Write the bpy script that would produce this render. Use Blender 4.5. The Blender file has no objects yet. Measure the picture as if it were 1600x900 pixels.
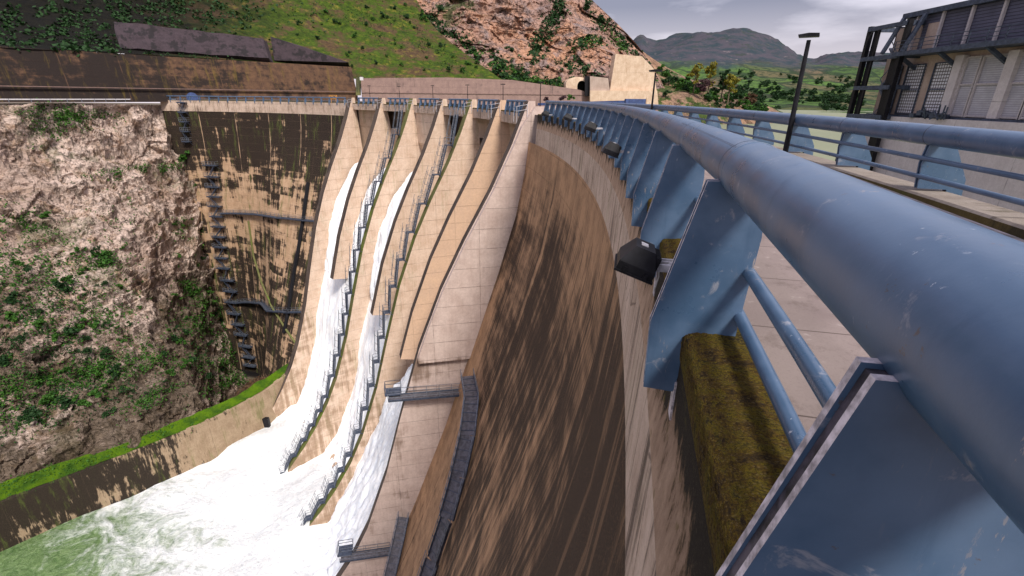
import bpy, math, random
from math import radians, sin, cos, pi
from mathutils import Vector, noise as mn
from mathutils.bvhtree import BVHTree
from mathutils import Matrix

random.seed(7)
SC = bpy.context.scene
COL = SC.collection

# ------------------------------------------------------------------ camera
PITCH, ROLL, FPX = 21.7, 0.5, 748.0
p_, r_ = radians(PITCH), radians(ROLL)
F_ = Vector((0, cos(p_), -sin(p_)))
U0 = Vector((0, sin(p_), cos(p_)))
R0 = Vector((1, 0, 0))
U_ = U0*cos(r_) - R0*sin(r_)
R_ = R0*cos(r_) + U0*sin(r_)
cam_d = bpy.data.cameras.new('camera')
cam = bpy.data.objects.new('camera', cam_d)
COL.objects.link(cam)
cam.matrix_world = Matrix(((R_.x, U_.x, -F_.x, 0), (R_.y, U_.y, -F_.y, 0), (R_.z, U_.z, -F_.z, 0), (0, 0, 0, 1)))
cam_d.sensor_width = 36
cam_d.lens = FPX/1600*36
cam_d.clip_start = 0.05
cam_d.clip_end = 20000
SC.camera = cam

# ------------------------------------------------------------------ sky, sun, exposure
SUN_EL, SUN_AZ = 50, 154          # degrees; azimuth clockwise from +Y
world = bpy.data.worlds.new('World')
SC.world = world
world.use_nodes = True
SC.view_settings.view_transform = 'Standard'
SC.view_settings.look = 'None'
SC.view_settings.exposure = 1.1
SC.view_settings.gamma = 1.0
def build_world():
    nt = world.node_tree
    nt.nodes.clear()
    N = nt.nodes.new; L = nt.links.new
    out = N('ShaderNodeOutputWorld'); bg = N('ShaderNodeBackground')
    bg.inputs['Strength'].default_value = 0.12
    sky = N('ShaderNodeTexSky'); sky.sky_type = 'NISHITA'; sky.sun_disc = False
    sky.sun_elevation = radians(SUN_EL); sky.sun_rotation = radians(SUN_AZ)
    sky.air_density = 1.2; sky.dust_density = 2.0
    tc = N('ShaderNodeTexCoord')
    mp = N('ShaderNodeMapping'); mp.inputs['Scale'].default_value = (1.5, 1.5, 6.5)
    mp.inputs['Location'].default_value = (0.25, 0.4, 0.1)
    no = N('ShaderNodeTexNoise'); no.inputs['Scale'].default_value = 1.5
    no.inputs['Detail'].default_value = 7; no.inputs['Roughness'].default_value = 0.5
    L(tc.outputs['Generated'], mp.inputs['Vector']); L(mp.outputs['Vector'], no.inputs['Vector'])
    cr = N('ShaderNodeValToRGB')
    cr.color_ramp.elements[0].position = 0.43; cr.color_ramp.elements[0].color = (1.0, .93, 1.30, 1)
    cr.color_ramp.elements[1].position = 0.58; cr.color_ramp.elements[1].color = (3.7, 3.45, 3.95, 1)
    L(no.outputs['Fac'], cr.inputs['Fac'])
    # overcast deck is thinner and paler towards the horizon
    sp = N('ShaderNodeSeparateXYZ'); L(tc.outputs['Generated'], sp.inputs[0])
    el = N('ShaderNodeMapRange'); el.inputs['From Min'].default_value = 0.02; el.inputs['From Max'].default_value = 0.15
    el.inputs['To Min'].default_value = 1; el.inputs['To Max'].default_value = 0
    L(sp.outputs['Z'], el.inputs['Value'])
    mu = N('ShaderNodeMath'); mu.operation = 'MULTIPLY'; L(el.outputs[0], mu.inputs[0]); mu.inputs[1].default_value = 0.7
    mh = N('ShaderNodeMix'); mh.data_type = 'RGBA'
    L(mu.outputs[0], mh.inputs[0]); L(cr.outputs[0], mh.inputs[6]); mh.inputs[7].default_value = (4.3, 3.8, 4.2, 1)
    zn = N('ShaderNodeMapRange'); zn.inputs['From Min'].default_value = 0.34; zn.inputs['From Max'].default_value = 0.9
    zn.inputs['To Min'].default_value = 1.0; zn.inputs['To Max'].default_value = 1.5; L(sp.outputs['Z'], zn.inputs['Value'])
    vs_ = N('ShaderNodeVectorMath'); vs_.operation = 'SCALE'; L(mh.outputs[2], vs_.inputs[0]); L(zn.outputs[0], vs_.inputs['Scale'])
    mx = N('ShaderNodeMix'); mx.data_type = 'RGBA'; mx.inputs[0].default_value = 0.88
    L(sky.outputs[0], mx.inputs[6]); L(vs_.outputs[0], mx.inputs[7])
    L(mx.outputs[2], bg.inputs['Color']); L(bg.outputs[0], out.inputs['Surface'])
build_world()
sd = bpy.data.lights.new('sun', 'SUN'); sd.energy = 2.1; sd.angle = radians(12); sd.color = (1.0, 0.93, 0.84)
sun = bpy.data.objects.new('sun', sd); COL.objects.link(sun)
az, el_ = radians(SUN_AZ), radians(SUN_EL)
sdir = Vector((sin(az)*cos(el_), cos(az)*cos(el_), sin(el_)))
sun.rotation_euler = (-sdir).to_track_quat('-Z', 'Y').to_euler()

# ------------------------------------------------------------------ frames of reference
CX, CY, RAD = -119.0, 31.0, 123.5           # centre of the dam's arc, radius of the parapet line
def pol(th, s, z):
    """th: degrees round the arc, s: metres downstream of the parapet line"""
    a = radians(th)
    return Vector((CX+(RAD-s)*cos(a), CY+(RAD-s)*sin(a), z))
def frame(th):
    a = radians(th)
    return Vector((-cos(a), -sin(a), 0)), Vector((-sin(a), cos(a), 0))      # downstream, along (towards the far bank)
def view(px, py):
    return F_ + R_*((px-800)/FPX) + U_*((450-py)/FPX)
def W(px, py, depth):
    """point seen in that direction at that distance northwards"""
    v = view(px, py); return v*(depth/v.y)
def lerp_tab(tab, x):
    if x <= tab[0][0]: return tab[0][1]
    for (a, b), (c, d) in zip(tab, tab[1:]):
        if x <= c: return b+(d-b)*(x-a)/(c-a)
    return tab[-1][1]
S_ARCH = [(4.6, .2), (8, .6), (13, 1.6), (20, 3.7), (30, 7.0), (42, 11), (55, 16), (62, 19), (72, 22.5), (90, 29)]
B_ARCH = [(-30, 1.0), (58, 1.0), (64, .85), (70, .4), (75, .22), (90, .15)]
def s_arch(th, z): return lerp_tab(S_ARCH, -z)*lerp_tab(B_ARCH, th)
S_PIER = [(.3, 0.1), (1.7, .6), (5, 2), (10, 4.3), (16, 7.8), (22, 10.8), (30, 14), (40, 17), (49, 19.5), (58.5, 23), (64, 25.7), (69, 29), (73, 32), (76, 35), (78.5, 38)]
def s_pier(z): return sum(lerp_tab(S_PIER, -z+d)*w for d, w in ((-3.2, .12), (-1.6, .22), (0, .32), (1.6, .22), (3.2, .12))) if z < -4.5 else lerp_tab(S_PIER, -z)
S_FLOOR = [(6.8, -1.4), (11, -1.9), (13, -1.7), (18, 1.7), (22, 4.3), (27, 6.9), (30, 8.2), (36, 10.2), (43.5, 12.6), (51, 15.2), (56, 16.2), (60, 17.5), (70, 21.5), (74, 24.5), (77, 29), (79, 34), (80, 40)]
S_WATER = [(12, -1.2), (13, -.7), (18, 2.7), (22, 5.3), (27, 7.9), (30, 9.3), (36, 11.3), (43.5, 13.9), (51, 16.5), (56, 17.5), (60, 18.8), (68, 22.2), (73, 24.6), (76.5, 27.5), (78, 31), (79, 36)]
def s_water(z): return sum(lerp_tab(S_WATER, -z+d)*w for d, w in ((-2, .25), (0, .5), (2, .25)))
def s_floor(z): return lerp_tab(S_FLOOR, -z)
PIER_TH = [50.2, 44.0, 37.5, 31.1, 24.7, 18.5, 12.4]
def hit_arch(px, py, off=0.0):
    v = view(px, py); t = 20.0
    while t < 400:
        q = v*t
        rr = math.hypot(q.x-CX, q.y-CY); th = math.degrees(math.atan2(q.y-CY, q.x-CX))
        if RAD-rr < s_arch(th, q.z)+off:
            lo, hi = t-0.4, t
            for _ in range(12):
                m = (lo+hi)/2; q = v*m; rr = math.hypot(q.x-CX, q.y-CY); th = math.degrees(math.atan2(q.y-CY, q.x-CX))
                if RAD-rr < s_arch(th, q.z)+off: hi = m
                else: lo = m
            return q, th
        t += 0.4
    return v*200, 60
def hit_ring(px, py, rad):
    v = view(px, py); a = v.x*v.x+v.y*v.y; b = -2*(v.x*CX+v.y*CY); c = CX*CX+CY*CY-rad*rad
    t = (-b+math.sqrt(b*b-4*a*c))/(2*a); q = v*t
    return math.degrees(math.atan2(q.y-CY, q.x-CX)), q

# ------------------------------------------------------------------ node helpers
class NT:
    def __init__(s, name, rough=0.8, metallic=0.0, spec=0.3):
        s.m = bpy.data.materials.new(name); s.m.use_nodes = True
        s.t = s.m.node_tree; s.t.nodes.clear()
        s.out = s.t.nodes.new('ShaderNodeOutputMaterial')
        s.b = s.t.nodes.new('ShaderNodeBsdfPrincipled')
        s.t.links.new(s.b.outputs[0], s.out.inputs[0])
        s.b.inputs['Roughness'].default_value = rough
        s.b.inputs['Metallic'].default_value = metallic
        s.b.inputs['Specular IOR Level'].default_value = spec
        s._tc = None
    def put(s, sock, v):
        if isinstance(v, bpy.types.NodeSocket): s.t.links.new(v, sock)
        elif isinstance(v, (tuple, list)):
            v = tuple(v)
            if len(v) == 3 and sock.type == 'RGBA': v = v+(1,)
            sock.default_value = v
        else:
            if sock.type == 'RGBA': sock.default_value = (v, v, v, 1)
            else: sock.default_value = v
    def tc(s, w):
        if not s._tc: s._tc = s.t.nodes.new('ShaderNodeTexCoord')
        return s._tc.outputs[w]
    def map(s, v, scale=(1, 1, 1), loc=(0, 0, 0), rot=(0, 0, 0)):
        n = s.t.nodes.new('ShaderNodeMapping'); s.put(n.inputs['Vector'], v)
        n.inputs['Scale'].default_value = scale; n.inputs['Location'].default_value = loc; n.inputs['Rotation'].default_value = rot
        return n.outputs[0]
    def noise(s, v, scale=1, detail=5, rough=0.55, dist=0.0, sc3=None, loc=(0, 0, 0), rot=(0, 0, 0)):
        if sc3 or loc != (0, 0, 0): v = s.map(v, sc3 or (1, 1, 1), loc, rot)
        n = s.t.nodes.new('ShaderNodeTexNoise'); s.put(n.inputs['Vector'], v)
        n.inputs['Scale'].default_value = scale; n.inputs['Detail'].default_value = detail
        n.inputs['Roughness'].default_value = rough; n.inputs['Distortion'].default_value = dist
        return n.outputs['Fac']
    def vor(s, v, scale=1, feature='F1', out='Distance', sc3=None):
        if sc3: v = s.map(v, sc3)
        n = s.t.nodes.new('ShaderNodeTexVoronoi'); n.feature = feature; s.put(n.inputs['Vector'], v)
        n.inputs['Scale'].default_value = scale
        return n.outputs[out]
    def math(s, op, a, b=0.0, clamp=False):
        n = s.t.nodes.new('ShaderNodeMath'); n.operation = op; n.use_clamp = clamp
        s.put(n.inputs[0], a); s.put(n.inputs[1], b); return n.outputs[0]
    def mr(s, v, a, b, c=0.0, d=1.0, smooth=True):
        n = s.t.nodes.new('ShaderNodeMapRange'); s.put(n.inputs['Value'], v)
        n.interpolation_type = 'SMOOTHSTEP' if smooth else 'LINEAR'
        for k, x in zip(('From Min', 'From Max', 'To Min', 'To Max'), (a, b, c, d)): n.inputs[k].default_value = x
        return n.outputs[0]
    def ramp(s, v, els):
        n = s.t.nodes.new('ShaderNodeValToRGB'); s.put(n.inputs[0], v); r = n.color_ramp
        while len(r.elements) < len(els): r.elements.new(0.5)
        for e, (p, c) in zip(r.elements, els):
            e.position = p; e.color = (c, c, c, 1) if not isinstance(c, (tuple, list)) else tuple(c)+(1,)
        return n.outputs[0]
    def mix(s, f, a, b, mode='MIX'):
        n = s.t.nodes.new('ShaderNodeMix'); n.data_type = 'RGBA'; n.blend_type = mode
        s.put(n.inputs[0], f); s.put(n.inputs[6], a); s.put(n.inputs[7], b); return n.outputs[2]
    def sep(s, v):
        n = s.t.nodes.new('ShaderNodeSeparateXYZ'); s.put(n.inputs[0], v); return n.outputs
    def brick(s, v, w, h, mortar=.03, offset=0.0, smooth=.1):
        n = s.t.nodes.new('ShaderNodeTexBrick'); s.put(n.inputs['Vector'], v)
        n.offset = offset; n.inputs['Scale'].default_value = 1; n.inputs['Brick Width'].default_value = w
        n.inputs['Row Height'].default_value = h; n.inputs['Mortar Size'].default_value = mortar
        n.inputs['Mortar Smooth'].default_value = smooth
        return n.outputs['Fac']
    def bump(s, h, strength=.5, dist=.1):
        n = s.t.nodes.new('ShaderNodeBump'); n.inputs['Strength'].default_value = strength; n.inputs['Distance'].default_value = dist
        s.put(n.inputs['Height'], h); s.t.links.new(n.outputs[0], s.b.inputs['Normal'])
    def color(s, c): s.put(s.b.inputs['Base Color'], c)
    def rough(s, c): s.put(s.b.inputs['Roughness'], c)

def concrete(name, light, mid, dark, bias=0.5, vert=1.0, vramp=None, green=0.0, bw=7.0, bh=2.0, joint=0.5, big=.06, moss=(.09, .13, .02), pale=0.0, tone=.55, streak_u=.9, seed=0.0, uramp=None, contrast=.10, kl=.8, ks=.5, kh=.15, kb=0.0, palej=0.0):
    """weathered concrete on UVs in metres (u along, v down)"""
    n = NT(name, .85, 0, .25)
    uv = n.tc('UV')
    sep = n.sep(uv)
    lg = n.noise(uv, big, 4, .6, loc=(seed, seed*2, 0))
    mid_n = n.noise(uv, .45, 6, .65, loc=(seed*3, 1, 0))
    fine = n.noise(uv, 3.0, 8, .75)
    st = n.noise(uv, 1, 8, .68, sc3=(streak_u, .045*vert, 1), loc=(seed, 0, 0))
    st2 = n.noise(uv, 1, 9, .75, sc3=(streak_u*3.7, .16*vert, 1), loc=(seed, 5, 0))
    base = n.mix(n.mr(n.math('ADD', n.math('MULTIPLY', mid_n, .6), n.math('MULTIPLY', st2, .4)), .36, .64), light, mid)
    base = n.mix(n.mr(fine, .3, .75, 0, .35), base, tuple(c*.55 for c in mid))
    grain = n.noise(uv, 17.0, 6, .85)
    hz = n.noise(uv, 1, 5, .65, sc3=(.10, .55, 1), loc=(seed, 11, 0))
    d = n.math('ADD', n.math('MULTIPLY', lg, kl), n.math('MULTIPLY', st, ks))
    d = n.math('ADD', d, n.math('MULTIPLY', st2, ks*.6))
    d = n.math('ADD', d, n.math('MULTIPLY', hz, kh))
    d = n.math('ADD', d, n.math('MULTIPLY', mid_n, .25))
    if kb:
        sn = n.t.nodes.new('ShaderNodeVectorMath'); sn.operation = 'SNAP'; n.put(sn.inputs[0], uv); sn.inputs[1].default_value = (5.1, 2.2, 1)
        wn = n.t.nodes.new('ShaderNodeTexWhiteNoise'); wn.noise_dimensions = '2D'; n.put(wn.inputs['Vector'], sn.outputs[0])
        d = n.math('ADD', d, n.math('MULTIPLY', wn.outputs[0], kb))
    d = n.math('SUBTRACT', d, (kl+ks*1.6+kh+kb+.25-1)/2)
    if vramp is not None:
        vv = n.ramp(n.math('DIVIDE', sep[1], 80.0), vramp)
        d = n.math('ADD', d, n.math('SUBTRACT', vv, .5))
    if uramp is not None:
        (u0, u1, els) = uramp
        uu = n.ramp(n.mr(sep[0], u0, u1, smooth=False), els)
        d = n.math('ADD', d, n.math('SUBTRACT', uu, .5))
    dm = n.mr(d, bias, bias+contrast)
    col = n.mix(dm, base, n.mix(fine, dark, tuple(c*1.9 for c in dark)))
    if pale:
        pm = n.mr(n.noise(uv, 1, 3, .5, sc3=(streak_u*2.1, .07, 1), loc=(9, 3, 0)), .62, .70, 0, pale)
        col = n.mix(pm, col, tuple(min(1, c*1.15) for c in light))
    if green:
        gm = n.mr(n.noise(uv, 1, 6, .75, sc3=(.5, .08, 1), loc=(seed, 7, 2)), .53, .66, 0, green)
        col = n.mix(gm, col, moss)
    col = n.mix(n.mr(grain, .50, .72, 0, .55), col, tuple(c*.25 for c in mid)); col = n.mix(n.mr(grain, .46, .34, 0, .35), col, tuple(min(1, c*1.1) for c in light))
    br = n.brick(uv, bw, bh, .035, 0.0, .3)
    jm = n.math('MULTIPLY', n.math('SUBTRACT', 1.0, br), 0) if False else n.math('MULTIPLY', br, n.mr(n.noise(uv, .5, 3), .35, .65, .15, joint))
    col = n.mix(jm, col, tuple(c*.3 for c in mid))
    if name == 'streaked_crest_band':
        ck = n.vor(n.mix(.12, uv, n.t.nodes.new('ShaderNodeTexNoise').outputs['Color']) if False else uv, .55, 'DISTANCE_TO_EDGE', 'Distance', sc3=(1.3, .5, 1))
        col = n.mix(n.mr(n.math('ADD', ck, n.math('MULTIPLY', fine, .05)), .026, .034, .7, 0), col, (.09, .06, .045))
    if palej:
        pj = n.brick(uv, 13.0, 400, .16, 0, .6)
        col = n.mix(n.math('MULTIPLY', pj, n.mr(n.noise(uv, .3, 4), .35, .6, 0, palej)), col, light)
    n.color(col)
    h = n.math('ADD', n.math('MULTIPLY', fine, .5), n.math('MULTIPLY', mid_n, .8))
    h = n.math('SUBTRACT', h, n.math('MULTIPLY', br, .6))
    n.bump(h, .55, .12)
    return n.m

def simple(name, col, rough=.6, metallic=0.0, var=.25, scale=2.0, spec=.4, bump=0.0):
    n = NT(name, rough, metallic, spec)
    f = n.noise(n.tc('Object'), scale, 6, .6)
    n.color(n.mix(n.mr(f, .3, .7), tuple(c*(1-var) for c in col), tuple(min(1, c*(1+var)) for c in col)))
    if bump: n.bump(f, bump, .05)
    return n.m

# ------------------------------------------------------------------ materials
M = {}
def paint_mat():
    n = NT('blue_grey_paint', .4, 0.0, .6)
    o = n.tc('Object')
    a = n.noise(o, 2.2, 6, .6); b = n.noise(o, 14, 5, .7)
    c = n.mix(n.mr(a, .35, .68), (.050, .098, .175), (.085, .142, .235))
    dirt = n.mr(n.noise(o, 5.5, 6, .7, dist=.6), .60, .70, 0, .5)
    c = n.mix(dirt, c, (.38, .37, .40))
    dr = n.noise(o, 1, 5, .65, sc3=(9, 9, .8), loc=(3, 3, 3))
    c = n.mix(n.mr(dr, .56, .70, 0, .45), c, (.035, .078, .15))
    c = n.mix(n.mr(b, .66, .70, 0, .85), c, (.09, .075, .08))
    ch = n.noise(o, 1, 6, .75, sc3=(30, 30, 6), loc=(1, 7, 3)); area = n.noise(o, 1.1, 3, .5, loc=(8, 2, 2))
    c = n.mix(n.math('MULTIPLY', n.mr(ch, .60, .63), n.mr(area, .52, .60)), c, (.30, .26, .25))
    c = n.mix(n.math('MULTIPLY', n.mr(ch, .36, .33), n.mr(area, .45, .38)), c, (.42, .45, .52))
    n.color(c)
    n.rough(n.mr(a, .3, .7, .26, .45))
    n.bump(b, .06, .01)
    return n.m
M['paint'] = paint_mat()
M['paint_edge'] = simple('worn_paint_edge', (.46, .42, .45), .6, 0, .55, 22)
M['gap_shade'] = simple('joint_and_gap_shade', (.045, .038, .05), .6, 0, .9, 16)  # near-black colour stands in for shade in pipe joints and between post plates
M['steel'] = simple('weathered_blue_steel', (.055, .07, .105), .55, .2, .35, 3)
M['galv'] = simple('galvanised_steel', (.17, .19, .23), .5, .3, .3, 3)
M['tread'] = simple('grey_stair_treads', (.11, .105, .12), .7, .1, .35, 2.5)
M['black'] = simple('black_casting', (.010, .010, .013), .5, 0, .5, 6, .2)
M['bracket'] = simple('pale_bracket_paint', (.45, .44, .47), .5, 0, .3, 12)
M['glass'] = simple('dark_glass', (.05, .06, .08), .1, 0, .1, 2, .6)
M['white'] = simple('white_paint', (.62, .60, .62), .5, 0, .15, 4)
M['yellow'] = simple('orange_yellow_paint', (.75, .36, .08), .5, 0, .15, 4)
M['bluep'] = simple('dark_blue_paint', (.05, .08, .2), .5, 0, .3, 2)
M['bark'] = simple('bark', (.12, .09, .06), .9, 0, .4, 3)

M['pier'] = concrete('pier_concrete', (.74, .58, .46), (.58, .42, .31), (.22, .15, .10), .585, contrast=.2, kh=.35, ks=.7, vramp=[(0, .50), (.08, .44), (.25, .45), (.5, .53), (.8, .62), (1, .68)], green=.25, bw=7, bh=2.4, joint=.7)
M['pierpink'] = concrete('pink_concrete', (.68, .55, .49), (.52, .40, .35), (.15, .105, .08), .60, contrast=.2, kh=.4, vramp=[(0, .5), (.3, .40), (.375, .45), (.40, .70), (.46, .52), (.6, .50), (.8, .52), (1, .6)], bw=6, bh=2.4, joint=.75, streak_u=.6, seed=4)
M['pierorange'] = concrete('orange_concrete', (.68, .47, .32), (.60, .42, .30), (.14, .09, .06), .66, bw=7, bh=2.4, joint=.5, seed=2)
M['cap'] = concrete('pier_cap_concrete', (.115, .088, .072), (.075, .055, .045), (.028, .022, .02), .5, bw=4, bh=2.4, joint=.5)
M['capgreen'] = concrete('mossy_pier_cap', (.20, .18, .08), (.12, .14, .04), (.05, .05, .03), .55, bw=4, bh=2.4, joint=.3, green=.9, moss=(.14, .22, .02))
M['floor'] = concrete('chute_concrete', (.52, .39, .29), (.40, .28, .20), (.11, .08, .06), .6, green=.4, bw=7, bh=2.4)
M['archleft'] = concrete('stained_arch_concrete', (.60, .41, .27), (.42, .27, .16), (.013, .009, .007),   .455, contrast=.14,
    vramp=[(0, .20), (.045, .22), (.055, .76), (.16, .74), (.22, .62), (.27, .50), (.33, .54), (.39, .40), (.46, .50), (.62, .57), (.8, .60), (1, .62)],
    green=.75, bw=15.5, bh=2.2, joint=.9, streak_u=.45, seed=1, big=.07, moss=(.08, .11, .02), kl=.55, ks=.95, kh=.6, kb=.2, palej=.8)
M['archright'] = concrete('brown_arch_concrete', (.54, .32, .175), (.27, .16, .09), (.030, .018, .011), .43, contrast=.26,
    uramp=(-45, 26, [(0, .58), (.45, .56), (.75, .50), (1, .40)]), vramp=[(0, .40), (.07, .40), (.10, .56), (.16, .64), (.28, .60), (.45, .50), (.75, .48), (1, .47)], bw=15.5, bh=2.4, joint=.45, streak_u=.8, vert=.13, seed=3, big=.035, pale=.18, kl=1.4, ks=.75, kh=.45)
M['band'] = concrete('streaked_crest_band', (.66, .52, .42), (.46, .34, .26), (.09, .065, .05), .525, bw=15.5, bh=20, joint=.8, streak_u=2.6, vert=1.0, seed=6, contrast=.12, green=.15, kl=.3, ks=.9, kh=0)
M['training'] = concrete('training_wall_concrete', (.40, .30, .20), (.27, .19, .12), (.015, .011, .008), .50, bw=11, bh=30, joint=.8, streak_u=.8, vert=2.5, green=.5, seed=5, ks=.8, contrast=.08,
    uramp=(0, 130, [(0, .3), (.15, .42), (.35, .62), (1, .74)]))
M['brownwall'] = concrete('brown_retaining_concrete', (.155, .085, .048), (.075, .042, .03), (.014, .010, .009), .50, bw=9, bh=3.2, joint=.9, streak_u=.25, vert=5, seed=8, green=.35, contrast=.2, moss=(.20, .14, .02), kh=.5, palej=.45,
    uramp=(0, 210, [(0, .80), (.25, .70), (.4, .52), (.7, .5), (1, .55)]))
M['pinkwall'] = concrete('pinkish_retaining_concrete', (.34, .23, .20), (.25, .165, .15), (.10, .07, .065), .58, bw=12, bh=2.8, joint=.7, seed=9)
M['shotcrete'] = concrete('dark_sprayed_concrete', (.060, .042, .050), (.035, .025, .030), (.012, .010, .011), .5, bw=40, bh=40, joint=0, seed=11, big=.2, vert=6, streak_u=.4)
M['paleblock'] = concrete('pale_streaked_concrete', (.74, .58, .44), (.56, .40, .28), (.24, .15, .09), .62, bw=30, bh=8, joint=.5, streak_u=.6, vert=1.0, seed=12, ks=.9)
M['bldg'] = concrete('building_concrete', (.62, .57, .58), (.52, .47, .48), (.20, .17, .17), .70, bw=8, bh=40, joint=.7, seed=13)
M['column'] = concrete('tan_column_concrete', (.52, .41, .35), (.40, .30, .25), (.10, .08, .07), .62, bw=40, bh=40, joint=0, seed=14)

def kerb_mat():
    n = NT('mossy_kerb_concrete', .95, 0, .2)
    uv = n.tc('UV')
    a = n.noise(uv, 4.2, 10, .85); b = n.noise(uv, 70, 8, .95); gr = n.vor(uv, 55); e = n.noise(uv, 7, 6, .7, loc=(4, 4, 0))
    c = n.ramp(a, [(.32, (.022, .016, .010)), (.42, (.06, .036, .012)), (.48, (.17, .10, .014)), (.54, (.22, .165, .012)), (.60, (.06, .045, .012)), (.66, (.035, .026, .012)), (.74, (.22, .17, .12))])
    c = n.mix(n.mr(b, .47, .56, 0, .85), c, (.022, .016, .010)); c = n.mix(n.mr(gr, .30, .18, 0, .45), c, (.26, .19, .08))
    c = n.mix(n.mr(b, .66, .72, 0, .8), c, (.34, .27, .20))
    c = n.mix(n.mr(e, .60, .68, 0, .5), c, (.20, .15, .012))
    n.color(c); n.bump(n.math('ADD', n.math('MULTIPLY', b, 1.2), n.math('SUBTRACT', n.math('MULTIPLY', a, 2), gr)), 1.0, .03)
    return n.m
M['kerb'] = kerb_mat()
M['farcap'] = concrete('weathered_coping', (.30, .26, .23), (.22, .18, .15), (.07, .06, .04), .56, bw=5, bh=40, joint=.6, streak_u=2, big=.5)
M['kerbdark'] = concrete('dark_mossy_kerb', (.12, .09, .03), (.07, .05, .018), (.03, .025, .012), .5, bw=40, bh=40, joint=0, streak_u=2, big=.6, green=.5)
def kerbface_mat():
    n = NT('weathered_kerb_face', .95, 0, .2)
    uv = n.tc('UV')
    a = n.noise(uv, 1, 8, .7, sc3=(2.4, 1.1, 1)); b = n.noise(uv, 38, 8, .9); s = n.noise(uv, 1, 7, .75, sc3=(5, 1.1, 1))
    v = n.sep(uv)[1]
    g = n.math('ADD', n.math('MULTIPLY', a, .75), n.math('MULTIPLY', s, .3))
    g = n.math('ADD', g, n.mr(v, 1.7, 3.1, .10, -.16))
    c = n.ramp(g, [(.34, (.50, .35, .25)), (.46, (.34, .23, .16)), (.50, (.15, .10, .06)), (.53, (.030, .024, .018)), (.72, (.022, .018, .014))])
    c = n.mix(n.mr(b, .54, .66, 0, .75), c, (.22, .17, .11)); c = n.mix(n.mr(b, .46, .34, 0, .75), c, (.02, .016, .012))
    c = n.mix(n.mr(n.noise(uv, 5, 5), .60, .70, 0, .5), c, (.13, .11, .02))
    n.color(c); n.bump(n.math('ADD', b, n.math('MULTIPLY', a, 2)), .8, .03)
    return n.m
M['kerbface'] = kerbface_mat()
def road_mat():
    n = NT('pinkish_road_concrete', .85, 0, .12)
    uv = n.tc('UV')
    a = n.noise(uv, .8, 6, .6); b = n.noise(uv, 40, 4, .8); g = n.noise(uv, 5, 6, .7)
    v = n.sep(uv)[1]
    c = n.mix(n.mr(a, .35, .65), (.19, .15, .142), (.27, .22, .205))
    c = n.mix(n.mr(v, .60, .85), n.mix(.5, c, (.20, .165, .15)), c)
    c = n.mix(n.mr(b, .5, .8, 0, .6), c, (.12, .09, .085))
    c = n.mix(n.mr(g, .58, .70, 0, .5), c, (.40, .35, .33)); c = n.mix(n.mr(n.noise(uv, 2.3, 8, .8, loc=(5, 2, 0)), .52, .66, 0, .5), c, (.11, .085, .075))
    br = n.brick(uv, 1.25, 1.5, .008, 0, .1)
    c = n.mix(n.math('MULTIPLY', br, .8), c, (.06, .045, .04))
    n.color(c); n.rough(n.mr(a, .3, .7, .65, .9)); n.bump(n.math('SUBTRACT', b, br), .4, .01)
    return n.m
M['road'] = road_mat()

def rock_mat(name, c1, c2, c3, crack, green=.5, gthr=.55, gcol=(.04, .09, .012), sc=1.0, scrub=False):
    n = NT(name, .9, 0, .2)
    o = n.tc('Object')
    a = n.noise(o, .03*sc, 6, .6, dist=.5); b = n.noise(o, .22*sc, 9, .7, dist=.8)
    f = n.noise(o, 1.6*sc, 8, .75)
    c = n.mix(n.mr(a, .38, .62), c1, c2)
    c = n.mix(n.mr(b, .48, .64, 0, .8), c, c3)
    v = n.vor(n.mix(.45, o, n.noise(o, .4*sc, 4)) if False else o, .38*sc, 'DISTANCE_TO_EDGE', 'Distance', sc3=(1, 1, .45))
    cr = n.mr(n.math('ADD', v, n.math('MULTIPLY', f, .08)), .05, .13, 1, 0)
    st = n.noise(o, .5*sc, 7, .75, sc3=(1.2, 1.2, .35), dist=1.2)
    dk = n.mr(st, .53, .60, 0, .65)
    c = n.mix(dk, c, crack)
    c = n.mix(n.math('MULTIPLY', cr, .35), c, crack)
    c = n.mix(n.mr(f, .62, .74, 0, .3), c, tuple(x*.35 for x in crack))
    c = n.mix(n.mr(f, .30, .42, .55, 0), c, tuple(min(1, x*1.35) for x in c1))
    g = n.math('ADD', n.math('MULTIPLY', n.noise(o, .045*sc, 5, .65, loc=(40, 3, 9)), .7), n.math('MULTIPLY', n.noise(o, .6*sc, 6, .75), .3))
    gc = n.mix(n.noise(o, 2.2*sc, 5, .8), tuple(x*.35 for x in gcol), tuple(x*1.9 for x in gcol))
    c = n.mix(n.mr(g, gthr, gthr+.03, 0, green), c, gc)
    if scrub:
        sc_ = n.math('ADD', n.math('MULTIPLY', n.noise(o, .028, 5, .6, loc=(7, 7, 3)), .8), n.math('MULTIPLY', n.noise(o, .5, 7, .8), .45))
        sz = n.sep(o); sc_ = n.math('ADD', sc_, n.mr(sz[2], -20, -66, -.10, .07, smooth=False)); sc_ = n.math('ADD', sc_, n.mr(sz[1], 60, 150, .07, -.08, smooth=False))
        c = n.mix(n.mr(sc_, .60, .72, 0, .8), c, n.mix(n.noise(o, 2.5, 5, .8), (.035, .025, .015), (.15, .11, .06)))
    n.color(c)
    h = n.math('ADD', n.math('MULTIPLY', b, 2.2), n.math('MULTIPLY', f, .7))
    h = n.math('SUBTRACT', h, n.math('MULTIPLY', dk, .6))
    n.bump(h, 1.0, 1.1/sc)
    return n.m
M['cliff'] = rock_mat('cliff_rock', (.78, .62, .53), (.56, .42, .35), (.44, .29, .19), (.075, .052, .04), green=.35, gthr=.56, sc=1.15, scrub=True)
M['rockmt'] = rock_mat('orange_mountain_rock', (.66, .36, .22), (.46, .30, .25), (.34, .28, .28), (.12, .07, .055), green=.8, gthr=.56, sc=.45, gcol=(.04, .08, .015))
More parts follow.
